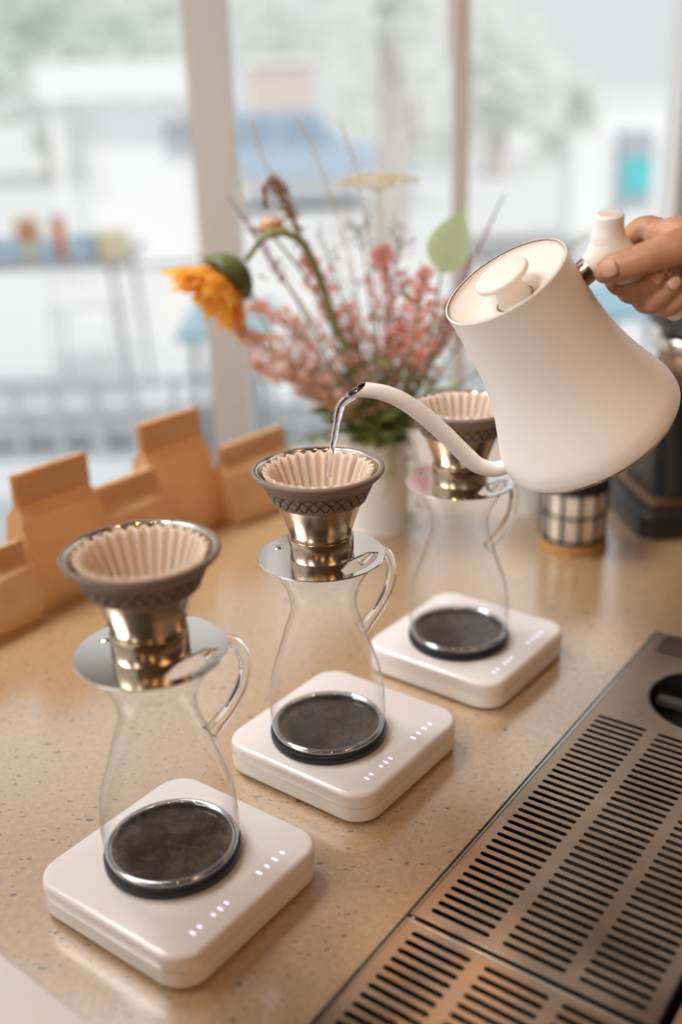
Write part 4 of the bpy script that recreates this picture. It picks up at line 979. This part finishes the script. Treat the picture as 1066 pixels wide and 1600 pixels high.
# cars
def car(label, px_c, y, w_, mt, sc=1.0, flip=1):
    x = P(px_c, 250, y).x; t = tag(empty('car', (x, y, GZ - .04)), label, 'car', 'parked cars across the street')
    side = [(-.5, .18), (-.5, .55), (-.46, .62), (-.40, .95), (-.30, 1.0), (.06, 1.0), (.20, .66), (.46, .58), (.5, .45), (.5, .18)]
    hgt = 1.42 * sc
    def ext(poly, y0, y1, mt_, nm):
        n_ = len(poly); v = [(flip * p[0] * w_, y0, p[1] * hgt) for p in poly] + [(flip * p[0] * w_, y1, p[1] * hgt) for p in poly]
        f = [tuple(range(n_)), tuple(range(2 * n_ - 1, n_ - 1, -1))] + [(i, n_ + i, n_ + (i + 1) % n_, (i + 1) % n_) for i in range(n_)]
        return link(nm, fixn(mesh(nm, v, f)), M[mt_], t, False)
    ext(side, -.8, .8, mt, 'body'); ext([(-.5, .14), (-.5, .36), (.5, .36), (.5, .14)], -.82, .82, 'cargrey', 'sill_panel')
    ext([(-.385, .66), (-.34, .93), (-.12, .94), (-.12, .66)], -.81, .81, 'carglass', 'side_window'); ext([(-.09, .66), (-.09, .94), (.045, .94), (.14, .66)], -.81, .81, 'carglass', 'side_window')
    for sx in (-.31, .30):
        for sy in (-.74, .74):
            wh = MB().lathe([(.0001, -.1), (.30, -.1), (.33, -.06), (.33, .06), (.30, .1), (.0001, .1)], 24, (flip * sx * w_, sy, .33), M=Matrix.Rotation(R(90), 3, 'X')).build('wheel', M['tyre'], t)
            MB().lathe([(.0001, -.115), (.19, -.11), (.2, -.10), (.2, .10), (.19, .11), (.0001, .115)], 20, (flip * sx * w_, sy, .33), M=Matrix.Rotation(R(90), 3, 'X')).build('hubcap', M['hub'], wh)
car('blue car parked across the street behind the bouquet', 475, 17.0, 3.3, 'carblue')
# teal panel, grey cabinet
def panel_sign(label, px0, px1, py0, y):
    x0, x1, z = pix_box(px0, px1, py0, y); w_ = x1 - x0; h_ = z - GZ
    t = tag(empty('ticket_machine', ((x0 + x1) / 2, y, GZ)), label, 'machine')
    MB().box((0, 0, h_ * .5), (w_, .25, h_)).build('housing', M['sign_grey'], t, False); MB().box((0, -.135, h_ - (h_ - .0) * .29), (w_ * .96, .03, .30)).build('teal_front', M['teal'], t, False)
    MB().box((0, -.13, h_ * .25), (w_ * .9, .02, h_ * .42)).build('white_front', M['white_out'], t, False); MB().box((0, 0, h_ + .02), (w_ * 1.06, .28, .05)).build('cap', M['grey_out'], t, False)
panel_sign('grey street cabinet with a teal front panel at the right', 970, 1016, 206, 9.5)
x0, x1, z = pix_box(888, 945, 206, 12.0); t = tag(empty('utility_cabinet', ((x0 + x1) / 2, 12.0, GZ)), 'pale grey utility cabinet left of the teal one', 'cabinet')
MB().box((0, 0, (z - GZ) / 2), (x1 - x0, .4, z - GZ)).build('housing', M['grey_out'], t, False); MB().box((0, -.21, (z - GZ) / 2), ((x1 - x0) * .86, .02, (z - GZ) * .86)).build('door_panel', M['white_out'], t, False)
# far buildings
def house(label, px0, px1, py0, y, mt, rows=2, cols=4):
    x0, x1, z = pix_box(px0, px1, py0, y); w_ = x1 - x0; h_ = z - GZ
    t = tag(empty('building', ((x0 + x1) / 2, y + 2, GZ)), label, 'building')
    MB().box((0, 0, h_ / 2), (w_, 4, h_)).build('wall', M[mt], t, False); MB().box((0, 0, h_ + .08), (w_ + .3, 4.3, .16)).build('roof', M['white_out'], t, False)
    for r_ in range(rows):
        for c2_ in range(cols): wn = MB().box((-w_ / 2 + w_ * (c2_ + .5) / cols, -2.01, h_ * (.3 + .4 * r_)), (w_ / cols * .45, .04, h_ * .2)).build('window', M['white_out'], t, False)
house('faded red brick building far behind the blue car', 388, 482, 100, 34.0, 'brick', 1, 3)
house('long white building across the street at the right', 760, 1500, 150, 30.0, 'white_out', 1, 8)
# trees
def tree(label, px, py, y, rx, rz, mt='tree', n_=900, lsz=.22):
    c = P(px, py, y); t = tag(empty('street_tree', (c.x, y, GZ)), label, 'tree', 'trees across the street')
    hc_ = c.z - GZ
    MB().tube([(0, 0, 0), (.1, 0, hc_ * .5), (0, .1, hc_)], [.22, .16, .08], 8).build('trunk', M['bark'], t)
    mb = MB(); r2 = random.Random(int(px + py))
    blobs = [(r2.uniform(-.7, .7) * rx, r2.uniform(-.5, .5) * rx, r2.uniform(-.7, .7) * rz, r2.uniform(.28, .5)) for _ in range(14)]
    for k in range(n_):
        bx, by, bz, br3 = blobs[k % len(blobs)]
        d = Vector((r2.gauss(0, 1), r2.gauss(0, 1), r2.gauss(0, 1))).normalized() * (r2.random() ** .4)
        p = Vector((bx + d.x * rx * br3, by + d.y * rx * br3, hc_ + bz + d.z * rz * br3)); a = Vector((r2.gauss(0, 1), r2.gauss(0, 1), r2.gauss(0, 1))).normalized(); b2 = a.orthogonal().normalized()
        s_ = lsz * r2.uniform(.6, 1.4)
        mb.add([p - a * s_, p + b2 * s_ * .6, p + a * s_, p - b2 * s_ * .6], [(0, 1, 2, 3)])
    mb.build('crown', M[mt], t, False)
tree('dense grey-green tree filling the top left corner', 60, 60, 24, 3.2, 2.6, 'tree', 1500)
tree('grey-green tree above the white kiosk', 235, 15, 36, 3.6, 2.5, 'tree', 1300)
tree('grey-green tree above the brick building', 430, 10, 46, 3.0, 2.6, 'tree', 900)
tree('pale tree left of the thin mullion', 645, 150, 28, 2.0, 3.0, 'tree2', 800)
tree('small tree right of the thin mullion', 775, 90, 22, 1.3, 1.6, 'tree2', 500)
tree('small round tree above the grey cabinet', 892, 170, 26, .7, 1.0, 'tree2', 300)
tree('overhanging pale tree at the top middle', 600, 0, 12, .55, .55, 'tree2', 260, .1)
